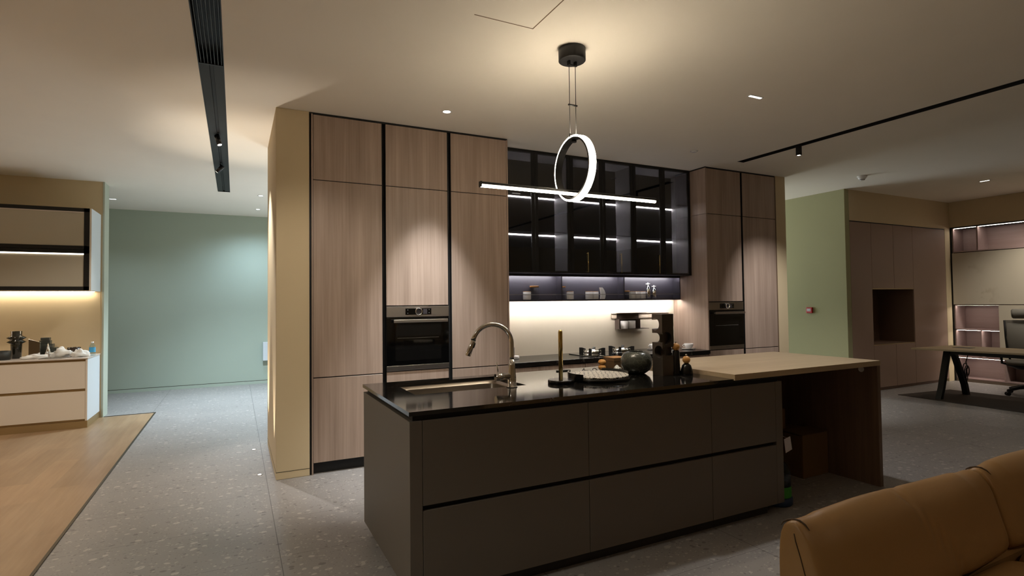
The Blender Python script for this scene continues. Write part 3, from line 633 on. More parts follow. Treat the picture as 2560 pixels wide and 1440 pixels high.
def white_jar(x, y, z, w, label, group, lid=True, h=0.090):
    t = thing('white_canister', label, 'canister', (x, y, z), group)
    link('body', MB().lathe([(w/2-.004, 0), (w/2, 0.004), (w/2, h-0.004), (w/2-0.003, h)], (x, y, z), 32), CERAM, t)
    if lid: link('lid', MB().lathe([(w/2-0.002, h), (w/2-0.002, h+0.006)], (x, y, z), 32), CORK, t)
def glass_jar(x, y, z, w, h, label):
    t = thing('glass_jar', label, 'jar', (x, y, z), 'glass jars with wooden lids on the open shelf')
    link('body', MB().lathe([(w/2-.006, 0), (w/2, 0.006), (w/2, h-0.03), (w/2-0.004, h-0.018)], (x, y, z), 32), GLASS, t)
    link('lid', MB().lathe([(w/2-0.004, h-0.018), (w/2, h-0.017), (w/2, h-0.003), (w/2-0.003, h)], (x, y, z), 32), CORK, t)
GJ = 'white canisters on the open shelf'
white_jar(2.982, 5.535, ZS, 0.094, 'white canister beside the tall glass jar in the left bay', GJ)
glass_jar(3.078, 5.535, ZS, 0.106, 0.160, 'tall clear jar with wooden lid in the left shelf bay')
glass_jar(3.464, 5.545, ZS, 0.082, 0.158, 'tall clear jar partly hidden by the divider, middle bay')
white_jar(3.556, 5.520, ZS, 0.088, 'white canister next to the half hidden jar, middle bay', GJ)
white_jar(3.842, 5.535, ZS, 0.096, 'left of two white canisters beside the white wing ornament', GJ)
white_jar(3.935, 5.545, ZS, 0.088, 'white canister touching the white wing ornament', GJ)
glass_jar(4.420, 5.545, ZS, 0.076, 0.106, 'short jar with wooden lid in the corner of the right bay')
white_jar(4.490, 5.520, ZS, 0.086, 'first of three white canisters, next to the short jar', GJ)
white_jar(4.577, 5.535, ZS, 0.092, 'middle of the three white canisters in the right bay', GJ)
white_jar(4.668, 5.540, ZS, 0.090, 'last of three white canisters, next to the glass cruets', GJ)
# wing ornament: a thick curved fin
n = 14; poly = []
for k in range(n+1):
    a = k/n; poly.append((4.050+0.026*math.sin(a*PI*0.55)+0.010*a-0.068*a**2.2, ZS+0.142*a))
for k in range(n, -1, -1):
    a = k/n; poly.append((3.985-0.006*a+0.012*math.sin(a*PI), ZS+0.142*a))
single('wing_ornament', MB().prism(poly, 5.500, 5.522, 'Y'), CERAM, 'white curved fin ornament standing in the middle shelf bay', 'ornament', bevel=0.003)
for x, h, lb in ((4.762, 0.206, 'taller glass cruet with cross-shaped stopper on the open shelf'), (4.860, 0.172, 'shorter glass cruet with cross-shaped stopper on the open shelf')):
    t = thing('cruet_bottle', lb, 'bottle', (x, 5.54, ZS), 'glass cruets'); r = 0.030
    link('body', MB().lathe([(r-.003, 0), (r, 0.004), (r, h*0.55), (r*0.75, h*0.68), (0.010, h*0.78), (0.009, h*0.86)], (x, 5.54, ZS), 28), CHROME if h > 0.2 else CHROME, t)
    link('stopper', MB().lathe([(0.008, h*0.86), (0.011, h*0.90), (0.007, h), (0.0001, h+0.003)], (x, 5.54, ZS), 20).tube([(x-0.032, 5.54, ZS+h*0.925), (x+0.032, 5.54, ZS+h*0.935)], [0.006, 0.006], 12), CERAM, t)
# rail with small rack
t = thing('hanging_rail', 'pale metal rail fixed across the cream backsplash', 'rail', (4.68, 5.59, 1.24))
link('rail_strip', B(4.212, 5.150, 5.590, 5.5985, 1.240, 1.306), plain('champagne_rail', (212, 196, 178), 0.4, 0.1), t, bevel=0.001)
link('rail_lip', B(4.212, 5.150, 5.580, 5.590, 1.301, 1.306), bpy.data.materials['champagne_rail'], t)
t = thing('wall_rack', 'small brown metal rack hung on the rail, holding two white mugs', 'rack', (4.46, 5.53, 1.112))
RK = plain('brown_metal_rack', (96, 84, 78), 0.4, 0.4)
link('back_plate', B(4.290, 4.640, 5.586, 5.5895, 1.112, 1.300), RK, t)
link('top_tray', B(4.285, 4.672, 5.470, 5.5895, 1.3062, 1.310), RK, t)
link('side_plate', B(4.262, 4.268, 5.500, 5.589, 1.112, 1.232), RK, t); link('side_plate', B(4.588, 4.594, 5.500, 5.589, 1.112, 1.232), RK, t)
link('upper_plate', B(4.262, 4.594, 5.540, 5.589, 1.228, 1.232), RK, t)
link('lower_tray', B(4.262, 4.705, 5.462, 5.589, 1.108, 1.112), RK, t)
for x, lb in ((4.362, 'left white mug in the small brown rack'), (4.478, 'right white mug in the small brown rack')):
    single('mug', MB().lathe([(0.044, 0), (0.048, 0.004), (0.049, 0.098), (0.046, 0.098), (0.045, 0.006), (0.0001, 0.005)], (x, 5.530, 1.1125), 32), CERAM, lb, 'mug', 'mugs in the brown rack')
# cups, dish and bottle on the hob counter
def cup_saucer(x, y, label1, label2, rz):
    t = thing('coffee_cup', label1, 'cup', (x, y, 0.852), 'white coffee cups on the rear counter')
    link('bowl', MB().lathe([(0.030, 0.852), (0.034, 0.856), (0.052, 0.880), (0.058, 0.912), (0.055, 0.912), (0.048, 0.882), (0.0001, 0.862)], (x, y, 0), 36), CERAM, t)
    c, s_ = math.cos(rz), math.sin(rz)
    link('handle', MB().tube([(x+c*(0.054+0.022*math.sin(PI*k/8)), y+s_*(0.054+0.022*math.sin(PI*k/8)), 0.904-0.032*k/8) for k in range(9)], 0.0045, 10), CERAM, t)
    single('saucer', MB().lathe([(0.035, 0.8405), (0.040, 0.842), (0.085, 0.850), (0.086, 0.853), (0.040, 0.8475), (0.0001, 0.8475)], (x, y, 0), 40), CERAM, label2, 'saucer', 'white saucers on the rear counter')
cup_saucer(5.130, 5.22, 'white coffee cup beside the right-hand tall cabinet', 'white saucer beside the right-hand tall cabinet', 2.6)
cup_saucer(4.735, 5.42, 'white coffee cup left of the sculpture', 'white saucer left of the sculpture', 3.0)
cup_saucer(5.010, 5.42, 'white coffee cup in front of the square white dish', 'white saucer in front of the square white dish', -0.5)
single('square_dish', MB().box(5.02, 5.135, 5.555, 5.572, 0.842, 0.975), CERAM, 'rounded square white dish leaning at the counter end', 'dish', bevel=0.007, seg=3)
t = thing('round_stand', 'low round white stand at the left end of the rear counter', 'stand', (2.72, 5.40, 0.84))
link('disc', MB().lathe([(0.070, 0.8405), (0.074, 0.845), (0.074, 0.868), (0.069, 0.873)], (2.72, 5.40, 0), 40), CERAM, t)
single('dark_bottle', MB().lathe([(0.026, 0.8735), (0.028, 0.877), (0.028, 0.962), (0.025, 0.966)], (2.712, 5.40, 0), 28), plain('dark_umber_plastic', (62, 54, 54), 0.4), 'dark cylindrical bottle standing on the low white stand', 'bottle')

# ================================================================== island
IX0, IX1, IY0, IY1 = 0.735, 3.352, 2.550, 3.560
t = thing('kitchen_island', 'long dark taupe kitchen island with six handleless drawers', 'kitchen island', ((IX0+IX1)/2, IY0, 0))
link('side_panel', B(IX0, IX0+0.062, IY0, IY1+0.03, 0.070, 0.893), ISL, t, bevel=0.0015)
link('side_panel', B(IX1-0.066, IX1, IY0, IY1+0.03, 0.070, 0.893), ISL, t, bevel=0.0015)
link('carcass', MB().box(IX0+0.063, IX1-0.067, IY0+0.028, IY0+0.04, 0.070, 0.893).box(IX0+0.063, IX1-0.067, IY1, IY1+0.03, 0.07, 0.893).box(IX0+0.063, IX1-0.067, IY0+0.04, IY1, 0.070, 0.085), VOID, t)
link('plinth', MB().box(IX0+0.045, IX1-0.11, IY0+0.05, IY1-0.02, 0, 0.070), plain('plinth_dark_brown', (40, 34, 28), 0.5), t)
link('plinth_edge', MB().box(IX0+0.040, IX0+0.0449, IY0+0.05, IY1-0.02, 0, 0.03), WOODTD, t)
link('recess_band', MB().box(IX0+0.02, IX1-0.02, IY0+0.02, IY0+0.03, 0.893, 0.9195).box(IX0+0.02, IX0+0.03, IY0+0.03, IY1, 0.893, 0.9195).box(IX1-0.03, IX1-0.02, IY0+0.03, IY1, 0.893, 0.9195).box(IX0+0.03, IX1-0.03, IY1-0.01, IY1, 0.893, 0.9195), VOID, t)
cols = [(IX0+0.064, 1.750), (1.753, 2.683), (2.686, IX1-0.068)]
for a, b in cols:
    for z0, z1 in ((0.070, 0.465), (0.489, 0.893)):
        link('drawer_front', B(a, b, IY0, IY0+0.020, z0, z1), ISL, t, bevel=0.0015)
# worktop with the sink opening
SX0, SX1, SY0, SY1 = 0.905, 1.615, 3.020, 3.500
TX0, TX1, TY0, TY1, TZ0, TZ1 = IX0-0.004, IX1+0.0, IY0-0.004, 3.600, 0.920, 0.940
single('island_worktop', MB().box(TX0, SX0, TY0, TY1, TZ0, TZ1).box(SX1, TX1, TY0, TY1, TZ0, TZ1).box(SX0, SX1, TY0, SY0, TZ0, TZ1).box(SX0, SX1, SY1, TY1, TZ0, TZ1), TOPK, 'thin polished black stone worktop of the island', 'worktop')
# sink: flange, rounded bowl
t = thing('sink', 'brushed steel sink bowl sunk in the black island worktop', 'sink', (1.26, 3.26, 0.72))
def rrect(x0, x1, y0, y1, r, z, n=6):
    out = []
    for cx, cy, a0 in ((x1-r, y1-r, 0), (x0+r, y1-r, PI/2), (x0+r, y0+r, PI), (x1-r, y0+r, 1.5*PI)):
        for k in range(n+1):
            a = a0+PI/2*k/n; out.append((cx+r*math.cos(a), cy+r*math.sin(a), z))
    return out
def loft(loops, cap=True):
    m = MB(); n = len(loops[0])
    for l in loops: m.v += l
    for k in range(len(loops)-1):
        for i in range(n): m.f.append([k*n+i, k*n+(i+1) % n, (k+1)*n+(i+1) % n, (k+1)*n+i]); m.sm.append(True)
    if cap: m.f.append(list(range((len(loops)-1)*n, len(loops)*n))); m.sm.append(False)
    return m
link('bowl', loft([rrect(SX0-0.010, SX1+0.010, SY0-0.010, SY1+0.010, 0.03, 0.9190), rrect(SX0+0.022, SX1-0.022, SY0+0.020, SY1-0.045, 0.05, 0.9185), rrect(SX0+0.024, SX1-0.024, SY0+0.022, SY1-0.047, 0.05, 0.912),
      rrect(SX0+0.032, SX1-0.032, SY0+0.026, SY1-0.058, 0.05, 0.910), rrect(SX0+0.036, SX1-0.036, SY0+0.030, SY1-0.062, 0.05, 0.900), rrect(SX0+0.036, SX1-0.036, SY0+0.030, SY1-0.062, 0.05, 0.735), rrect(SX0+0.06, SX1-0.06, SY0+0.05, SY1-0.085, 0.05, 0.722)]), STEELD, t)
link('drain', MB().lathe([(0.055, 0.7225), (0.055, 0.7245), (0.040, 0.7245), (0.038, 0.7230)], (1.26, 3.26, 0), 32), CHROME, t)
# tap
t = thing('kitchen_tap', 'tall chrome pull-out tap with curved spout at the island sink', 'tap', (1.500, 2.990, 0.94))
tx, ty = 1.500, 2.990
link('body', MB().lathe([(0.031, 0.9402), (0.031, 0.944), (0.027, 0.946), (0.026, 1.000), (0.0245, 1.030), (0.019, 1.070), (0.0165, 1.105)], (tx, ty, 0), 36), CHROME, t)
link('base_ring', MB().lathe([(0.0325, 0.9401), (0.0325, 0.9435)], (tx, ty, 0), 36), BLACKM, t)
th = math.radians(22); dv = Vector((-math.cos(th), math.sin(th), 0)); R_ = 0.117
pts = [Vector((tx, ty, 1.105))+Vector((0, 0, 0.10*k/5)) for k in range(6)]
for k in range(1, 21):
    a = PI*0.93*k/20; pts.append(Vector((tx, ty, 1.205))+dv*(R_-R_*math.cos(a))+Vector((0, 0, R_*math.sin(a))))
link('spout', MB().tube(pts, 0.0145, 20), CHROME, t)
p0 = pts[-1]; dd = (pts[-1]-pts[-2]).normalized(); dd = (dd+dv*0.06).normalized()
link('spray_head', MB().tube([p0+dd*0.004, p0+dd*0.006, p0+dd*0.10, p0+dd*0.102], [0.0150, 0.0165, 0.0165, 0.0155], 24), CHROME, t)
link('joint_ring', MB().tube([p0-dd*0.002, p0+dd*0.0045], 0.0152, 24), BLACKM, t)
link('spray_button', MB().tube([p0+dd*0.02+Vector((0.012, -0.012, 0)), p0+dd*0.05+Vector((0.012, -0.012, 0))], 0.006, 12), BLACKS, t)
link('valve', MB().tube([(tx, ty, 1.008), (tx-0.055, ty, 1.008), (tx-0.056, ty, 1.008), (tx-0.110, ty, 1.006)], [0.019, 0.019, 0.0215, 0.0215], 28), CHROME, t)
link('lever', MB().tube([(tx-0.092, ty, 1.026), (tx-0.096, ty, 1.060), (tx-0.103, ty, 1.098)], [0.0035, 0.0032, 0.0028], 10), CHROME, t)
# kitchen roll holder
t = thing('kitchen_roll_holder', 'brass pole paper towel holder with round black base', 'paper holder', (1.845, 2.985, 0.94))
link('base', MB().lathe([(0.080, 0.9405), (0.083, 0.943), (0.083, 0.960), (0.080, 0.963)], (1.845, 2.985, 0), 48), MILLB, t)
link('pole', MB().lathe([(0.0135, 0.963), (0.0135, 1.262), (0.0125, 1.269), (0.009, 1.275), (0.0001, 1.277)], (1.845, 2.985, 0), 28), BRASS, t)
# round tray with patterned board
TC = (2.150, 3.006); R0 = 0.203
t = thing('round_tray', 'round black tray holding a black and white patterned board', 'tray', (TC[0], TC[1], 0.94))
link('tray_base', MB().lathe([(R0-0.004, 0.9405), (R0, 0.943), (R0, 0.962), (R0-0.005, 0.962)], (TC[0], TC[1], 0), 64), MILLB, t)
link('patterned_board', MB().lathe([(R0-0.007, 0.9625), (R0-0.007, 0.9725), (R0-0.009, 0.974)], (TC[0], TC[1], 0), 64), pattern_board(), t)
def rim_arc(a0, a1, h, n=30):
    m = MB(); ri, ro = R0-0.005, R0+0.001
    for k in range(n+1):
        a = math.radians(a0+(a1-a0)*k/n); c, s_ = math.cos(a), math.sin(a)
        for r, z in ((ri, 0.955), (ro, 0.955), (ro, h), (ri, h)): m.v.append((TC[0]+r*c, TC[1]+r*s_, z))
    for k in range(n):
        for i in range(4): m.f.append([k*4+i, k*4+(i+1) % 4, (k+1)*4+(i+1) % 4, (k+1)*4+i]); m.sm.append(False)
    m.f.append([3, 2, 1, 0]); m.sm.append(False); m.f.append([n*4, n*4+1, n*4+2, n*4+3]); m.sm.append(False); return m
link('rim_wall', rim_arc(128, 206, 0.990), MILLB, t)
link('rim_wall', rim_arc(-25, 48, 0.990), MILLB, t)
# brown box, wrapped wooden toy, cord
t = thing('brown_box', 'small square brown box with wooden lid on the island', 'box', (2.56, 3.36, 0.94))
link('box_body', B(2.492, 2.622, 3.285, 3.420, 0.9405, 1.008), BROWNB, t); link('box_lid', MB().box(2.491, 2.623, 3.284, 3.421, 1.0095, 1.035), BROWNB, t, bevel=0.001)
link('lid_top', B(2.492, 2.622, 3.285, 3.420, 1.0352, 1.0365), CORK, t)
single('dark_tray', B(2.40, 2.66, 3.235, 3.282, 0.9405, 0.950), plain('dark_brown_tray', (52, 40, 32), 0.4), 'flat dark strip tray in front of the brown box', 'tray')
t = thing('wooden_trinket', 'stacked amber wooden balls with clear cap, beside the brown box', 'ornament', (2.445, 3.36, 0.94))
link('lower_ball', MB().sphere((2.445, 3.37, 0.964), 0.030, sz=0.78), AMBERW, t); link('upper_ball', MB().sphere((2.445, 3.37, 1.002), 0.030, sz=0.72), AMBERW, t)
link('clear_cap', MB().lathe([(0.020, 1.022), (0.024, 1.030), (0.024, 1.046), (0.020, 1.050)], (2.445, 3.37, 0), 24), GLASS, t)
cp = []
for k in range(26):
    a = k/25; cp.append((2.30+0.12*a+0.012*math.sin(a*17), 3.42-0.05*a+0.02*math.sin(a*9), 0.9435+0.014*max(0, math.sin(a*11))))
single('thin_cord', MB().tube(cp, 0.0028, 8), BLACKM, 'thin black cord lying beside the amber wooden ornament', 'cord')
single('black_spatula', MB().box(2.12, 2.235, 3.475, 3.500, 0.9405, 0.948), BLACKM, 'small flat black utensil on the back edge of the island', 'utensil', bevel=0.002)
# crackled bowl
t = thing('glass_vase', 'squat grey-green crackled glass vase on the island', 'vase', (2.550, 3.104, 0.94))
prof = [(0.040, 0.9405), (0.062, 0.944), (0.092, 0.966), (0.109, 0.998), (0.113, 1.024), (0.106, 1.056), (0.088, 1.084), (0.064, 1.096), (0.058, 1.097), (0.060, 1.088), (0.084, 1.074), (0.104, 1.045), (0.108, 1.02), (0.100, 0.99), (0.08, 0.965), (0.0001, 0.958)]
link('body', MB().lathe(prof, (2.550, 3.104, 0), 48, caps=True), CRACK, t)
# crumpled tissue pieces
def crumple(c, r, seed, sz=0.6, stretch=(1, 1)):
    m = MB().sphere((0, 0, 0), r, 26, 16, sz); rnd = random.Random(seed); o = Vector((rnd.random()*9, rnd.random()*9, 0)); out = []
    for v in m.v:
        p = Vector(v); k = 1+0.55*noise.noise(p/r*1.5+o)+0.30*noise.noise(p/r*3.6+o); p = p*k
        p = Vector((p.x*stretch[0], p.y*stretch[1], p.z)); p.z = max(p.z+r*sz*0.62, 0.0); out.append((p.x+c[0], p.y+c[1], p.z+c[2]))
    m.v = out; return m
single('tissue', crumple((2.742, 3.052, 0.9405), 0.040, 3, 0.75, (0.8, 0.9)), TISSUE, 'crumpled white tissue between the glass vase and the sculpture', 'tissue', smooth=True)
single('tissue', crumple((2.475, 3.228, 0.9405), 0.030, 8, 0.9), TISSUE, 'crumpled white tissue between the brown box and the vase', 'tissue', smooth=True)
# bronze block sculpture
t = thing('block_sculpture', 'tall square bronze-brown sculpture with round cut-outs on the island', 'sculpture', (2.66, 2.95, 0.94))
blk = link('sculpted_block', B(2.610, 2.712, 2.900, 3.002, 0.9405, 1.362), TOWERM, t, bevel=0)
def cutter(mb):
    me = bpy.data.meshes.new('cut'); me.from_pydata(mb.v, [], mb.f); bm = bmesh.new(); bm.from_mesh(me); bmesh.ops.recalc_face_normals(bm, faces=bm.faces); bm.to_mesh(me); bm.free()
    o = bpy.data.objects.new('cut', me); COL.objects.link(o); return o
cuts = [MB().cyl((2.56, 2.973, 1.291), 0.0425, 0.2, 'X', 48), MB().box(2.56, 2.76, 2.973, 3.03, 1.260, 1.322),
        MB().cyl((2.56, 2.966, 1.198), 0.0325, 0.2, 'X', 48), MB().box(2.56, 2.76, 2.966, 3.03, 1.1655, 1.2305), MB().box(2.58, 2.616, 2.885, 3.03, 1.1655, 1.2305),
        MB().cyl((2.650, 2.85, 1.196), 0.044, 0.080, 'Y', 48), MB().cyl((2.56, 2.938, 1.103), 0.042, 0.10, 'X', 48), MB().box(2.640, 2.76, 2.87, 2.925, 1.078, 1.134)]
for c in cuts:
    co = cutter(c); md = blk.modifiers.new('b', 'BOOLEAN'); md.operation = 'DIFFERENCE'; md.object = co; md.solver = 'EXACT'
    dg = bpy.context.evaluated_depsgraph_get(); me = bpy.data.meshes.new_from_object(blk.evaluated_get(dg))
    blk.modifiers.clear(); blk.data = me; cm = co.data; bpy.data.objects.remove(co); bpy.data.meshes.remove(cm)
blk.data.materials.clear(); blk.data.materials.append(TOWERM)
for p in blk.data.polygons: p.use_smooth = False; p.material_index = 0
bv = blk.modifiers.new('bevel', 'BEVEL'); bv.width = 0.0008; bv.segments = 1; bv.limit_method = 'ANGLE'
# pepper mills
def mill(x, y, zb_top, rb, label, bell):
    t = thing('pepper_mill', label, 'pepper mill', (x, y, 0.94), 'pepper mills on the island')
    if bell: prof = [(rb, 0.9405), (rb, 0.950), (rb*0.93, 0.975), (rb*0.7, zb_top-0.015), (0.014, zb_top)]
    else: prof = [(rb, 0.9405), (rb, 0.952), (rb*0.86, 0.97), (rb*0.78, zb_top-0.01), (0.018, zb_top)]
    link('base', MB().lathe(prof, (x, y, 0), 36), MILLB, t)
    link('head', MB().sphere((x, y, zb_top+0.023), 0.0268), AMBERW, t)
    link('finial', MB().lathe([(0.005, zb_top+0.049), (0.005, zb_top+0.053), (0.007, zb_top+0.057), (0.004, zb_top+0.062), (0.0001, zb_top+0.063)], (x, y, 0), 16), STEEL, t)
mill(2.735, 2.905, 1.110, 0.031, 'taller black pepper mill with round wooden head beside the sculpture', False)
mill(2.794, 2.868, 1.020, 0.043, 'shorter bell-shaped black mill with round wooden head', True)

# wooden table joined to the island
t = thing('wooden_table', 'pale wooden table extending from the right end of the island', 'table', (3.7, 3.0, 0))
link('table_top', MB().box(2.885, 4.480, 2.535, 3.480, 0.9402, 0.970).box(3.354, 4.480, 2.535, 3.480, 0.932, 0.9402).box(2.885, 3.354, 2.535, 2.545, 0.932, 0.9402), WOODT, t)
link('side_leg', B(4.440, 4.480, 2.540, 3.475, 0.0, 0.9318), WOODTD, t, bevel=0.001)
link('back_panel', B(3.40, 4.4395, 3.42, 3.438, 0.0, 0.9318), WOODTD, t)
link('cable_grommet', MB().lathe([(0.022, 0), (0.022, -0.004)], (4.4398, 2.66, 0.893), 28, 'X'), CERAM, t)
# boxes and water jug below
t = thing('cardboard_box', 'large brown cardboard box under the wooden table', 'box', (4.26, 3.1, 0))
link('box_body', MB().box(4.105, 4.425, 2.945, 3.30, 0.0, 0.345), CARD, t, bevel=0.004)
link('flap', MB().add([(4.098, 2.938, 0.346), (4.432, 2.938, 0.346), (4.432, 3.12, 0.358), (4.098, 3.12, 0.358), (4.098, 2.938, 0.350), (4.432, 2.938, 0.350), (4.432, 3.12, 0.362), (4.098, 3.12, 0.362)], [(0, 3, 2, 1), (4, 5, 6, 7), (0, 1, 5, 4), (1, 2, 6, 5), (2, 3, 7, 6), (3, 0, 4, 7)]), CARD, t)
single('small_carton', B(3.92, 4.16, 3.14, 3.29, 0.364, 0.53), CARD, 'smaller cardboard carton on top of the large box under the table', 'box')
t = thing('water_jug', 'blue water jug with green label on the floor at the island end', 'water jug', (3.425, 2.72, 0))
jx, jy = 3.462, 2.700
link('jug_body', MB().lathe([(0.090, 0.035), (0.098, 0.045), (0.098, 0.225), (0.092, 0.25), (0.075, 0.285), (0.030, 0.315), (0.028, 0.335)], (jx, jy, 0), 40), JUG, t)
link('jug_base', MB().lathe([(0.098, 0.0005), (0.107, 0.010), (0.107, 0.050), (0.099, 0.058)], (jx, jy, 0), 40), DBLUE, t)
link('green_band', MB().lathe([(0.0985, 0.060), (0.0985, 0.135)], (jx, jy, 0), 40, caps=False), GREEN, t)
pm = link('pump', MB().lathe([(0.034, 0.330), (0.036, 0.345), (0.030, 0.355), (0.026, 0.50), (0.022, 0.508)], (jx, jy, 0), 24), CHAIRP, t)
link('indicator', MB().sphere((jx-0.005, jy-0.032, 0.425), 0.007, 12, 8), E_RED, pm)
link('paper_tag', MB().add([(3.500, 2.655, 0.455), (3.560, 2.650, 0.470), (3.578, 2.650, 0.375), (3.515, 2.655, 0.355), (3.500, 2.6565, 0.455), (3.560, 2.6515, 0.470), (3.578, 2.6515, 0.375), (3.515, 2.6565, 0.355)], [(0, 1, 2, 3), (7, 6, 5, 4), (0, 4, 5, 1), (1, 5, 6, 2), (2, 6, 7, 3), (3, 7, 4, 0)]), PAPER, t)
link('tag_string', MB().tube([(3.528, 2.653, 0.46), (3.48, 2.69, 0.49), (3.445, 2.70, 0.47)], 0.0012, 6), PAPER, t)

# ================================================================== left display kitchen
t = thing('display_base_cabinet', 'cream two-drawer base cabinet at the left wall, pale blue-lit side', 'cabinet', (-2.6, 8.29, 0))
bx = -1.603
link('carcass', B(-4.2, bx-0.022, 8.312, 8.962, 0.090, 0.830), CHAMP, t)
link('side_panel', B(bx-0.020, bx, 8.29, 8.962, 0.090, 0.832), WHITEP, t)
link('side_edge', B(bx-0.020, bx, 8.2885, 8.2899, 0.090, 0.832), CREAM, t)
link('plinth', MB().box(-4.2, bx, 8.300, 8.95, 0.0045, 0.088), CHAMP, t)
for z0, z1 in ((0.112, 0.446), (0.478, 0.806)):
    link('drawer_front', B(-2.98, bx-0.022, 8.290, 8.310, z0, z1), CREAM, t, bevel=0.001); link('drawer_front', B(-4.2, -2.984, 8.290, 8.310, z0, z1), CREAM, t, bevel=0.001)
single('display_worktop', B(-4.2, -1.598, 8.275, 8.966, 0.834, 0.850), QUARTZ, 'pale quartz worktop on the cream display cabinet', 'worktop', bevel=0.001)
single('display_splashback', B(-4.2, -1.605, 8.9665, 8.9695, 0.85, 1.66), PAINT, 'plain tan splashback behind the left display worktop', 'backsplash')
t = thing('display_wall_cabinet', 'black-framed wall cabinet with two frosted flap doors, left wall', 'cabinet', (-2.6, 8.43, 1.67))
uy, uz0, uz1 = 8.43, 1.668, 2.690
link('carcass', MB().box(-4.2, bx-0.02, uy+0.022, 8.962, uz0, uz0+0.018).box(-4.2, bx-0.02, uy+0.022, 8.962, uz1-0.018, uz1).box(-4.2, -4.18, uy+.022, 8.962, uz0, uz1).box(-4.2, bx-0.02, uy+0.05, 8.95, 2.165, 2.183), CREAM, t)
link('back_panel', B(-4.18, bx-0.02, 8.945, 8.962, uz0+.018, uz1-.018), CREAM, t)
link('side_panel', B(bx-0.019, bx, uy+0.0, 8.962, uz0, uz1), WHITEP, t); link('side_edge', B(bx-0.019, bx, uy-0.0012, uy-0.0001, uz0, uz1), CREAM, t)
for z0, z1 in ((uz0+0.004, 2.172), (2.176, uz1)):
    x0, x1 = -4.2, bx-0.021
    d = link('flap_door', MB().box(x0, x1, uy, uy+0.020, z0, z0+0.045).box(x0, x1, uy, uy+0.020, z1-0.045, z1).box(x0, x0+0.055, uy, uy+0.02, z0, z1).box(x1-0.055, x1, uy, uy+0.02, z0, z1), BLACKM, t)
    link('glass_pane', B(x0+0.05, x1-0.05, uy+0.005, uy+0.009, z0+0.04, z1-0.04), MILKG, d)
    link('strip_light', B(x0+0.06, x1-0.056, uy-0.0005, uy+0.0045, z1-0.060, z1-0.0455), emis('flap_strip_warm', (1, 0.9, 0.76), 6.5) if z1 < 2.3 else plain('dim_strip', (200, 190, 180), 0.5), d)
link('under_strip_light', B(-4.15, -1.66, 8.90, 8.93, uz0-0.006, uz0-0.001), E_LEFT, t)
zt = 0.8505
t = thing('ribbed_vase', 'dark glass vase with two sharp bulges on the left display counter', 'vase', (-2.372, 8.66, zt))
link('body', MB().lathe([(0.044, 0), (0.050, 0.004), (0.055, 0.17), (0.055, 0.178), (0.094, 0.200), (0.060, 0.222), (0.060, 0.228), (0.096, 0.250), (0.060, 0.272), (0.052, 0.280), (0.054, 0.330), (0.050, 0.330), (0.047, 0.275), (0.05, 0.17), (0.0001, 0.006)], (-2.372, 8.66, zt), 40, caps=False), plain('dark_olive_vase_glass', (34, 34, 26), 0.08, coat=0.5), t)
t = thing('stacked_sculpture', 'dark stepped ornament on the left display counter', 'ornament', (-2.10, 8.72, zt))
link('steps', MB().box(-2.19, -2.01, 8.66, 8.78, zt, zt+0.075).box(-2.205, -1.99, 8.67, 8.77, zt+0.077, zt+0.115).box(-2.18, -2.03, 8.67, 8.77, zt+0.117, zt+0.16).box(-2.165, -2.055, 8.68, 8.76, zt+0.162, zt+0.205).box(-2.15, -2.065, 8.68, 8.76, zt+0.207, zt+0.24), plain('dark_grey_ceramic', (58, 62, 56), 0.3), t, bevel=0.003)
single('chrome_block', MB().prism([(-2.225, zt), (-2.115, zt), (-2.115, zt+0.195), (-2.225, zt+0.235)], 8.53, 8.58, 'Y'), CHROME, 'mirror-like slanted metal block before the dark stepped ornament', 'ornament', bevel=0.002)
single('metal_cone', MB().lathe([(0.045, 0), (0.0005, 0.175)], (-2.06, 8.62, zt), 36), CHROME, 'shiny metal cone ornament on the left display counter', 'ornament')
single('tissue', crumple((-2.13, 8.44, zt), 0.075, 21, 0.45, (1.5, 0.9)), TISSUE, 'flat crumpled tissue at the left, before the chrome block', 'tissue', smooth=True)
single('tissue', crumple((-1.905, 8.53, zt+0.006), 0.085, 5, 0.75, (1.25, 0.9)), TISSUE, 'largest crumpled tissue heap on the left display counter', 'tissue', smooth=True)
single('tissue', crumple((-1.712, 8.46, zt), 0.072, 12, 0.75, (1.15, 0.9)), TISSUE, 'crumpled tissue in front of the small water bottle', 'tissue', smooth=True)
single('newspaper', MB().add([(-2.08, 8.33, zt), (-1.86, 8.31, zt), (-1.80, 8.47, zt), (-2.02, 8.49, zt), (-2.08, 8.33, zt+0.004), (-1.86, 8.31, zt+0.005), (-1.80, 8.47, zt+0.005), (-2.02, 8.49, zt+0.005)], [(0, 3, 2, 1), (4, 5, 6, 7), (0, 1, 5, 4), (1, 2, 6, 5), (2, 3, 7, 6), (3, 0, 4, 7)]), plain('dark_newsprint', (112, 104, 92), 0.8, var=0.4, vscale=60), 'folded dark paper under the crumpled tissues', 'paper')
single('dark_bowl', MB().lathe([(0.055, 0), (0.068, 0.01), (0.070, 0.105), (0.065, 0.105), (0.060, 0.014), (0.0001, 0.012)], (-1.830, 8.74, zt), 36), plain('dark_brown_bowl', (44, 34, 26), 0.15), 'dark brown glossy bowl behind the tissues', 'bowl')
single('dark_pot', MB().lathe([(0.075, 0), (0.080, 0.005), (0.088, 0.105), (0.082, 0.105), (0.07, 0.02), (0.0001, 0.018)], (-2.46, 8.50, zt), 36), plain('charcoal_pot', (40, 42, 40), 0.5), 'charcoal pot cut off by the left edge of the picture', 'pot')
t = thing('water_bottle', 'small clear water bottle with blue label and white cap', 'bottle', (-1.612, 8.58, zt))
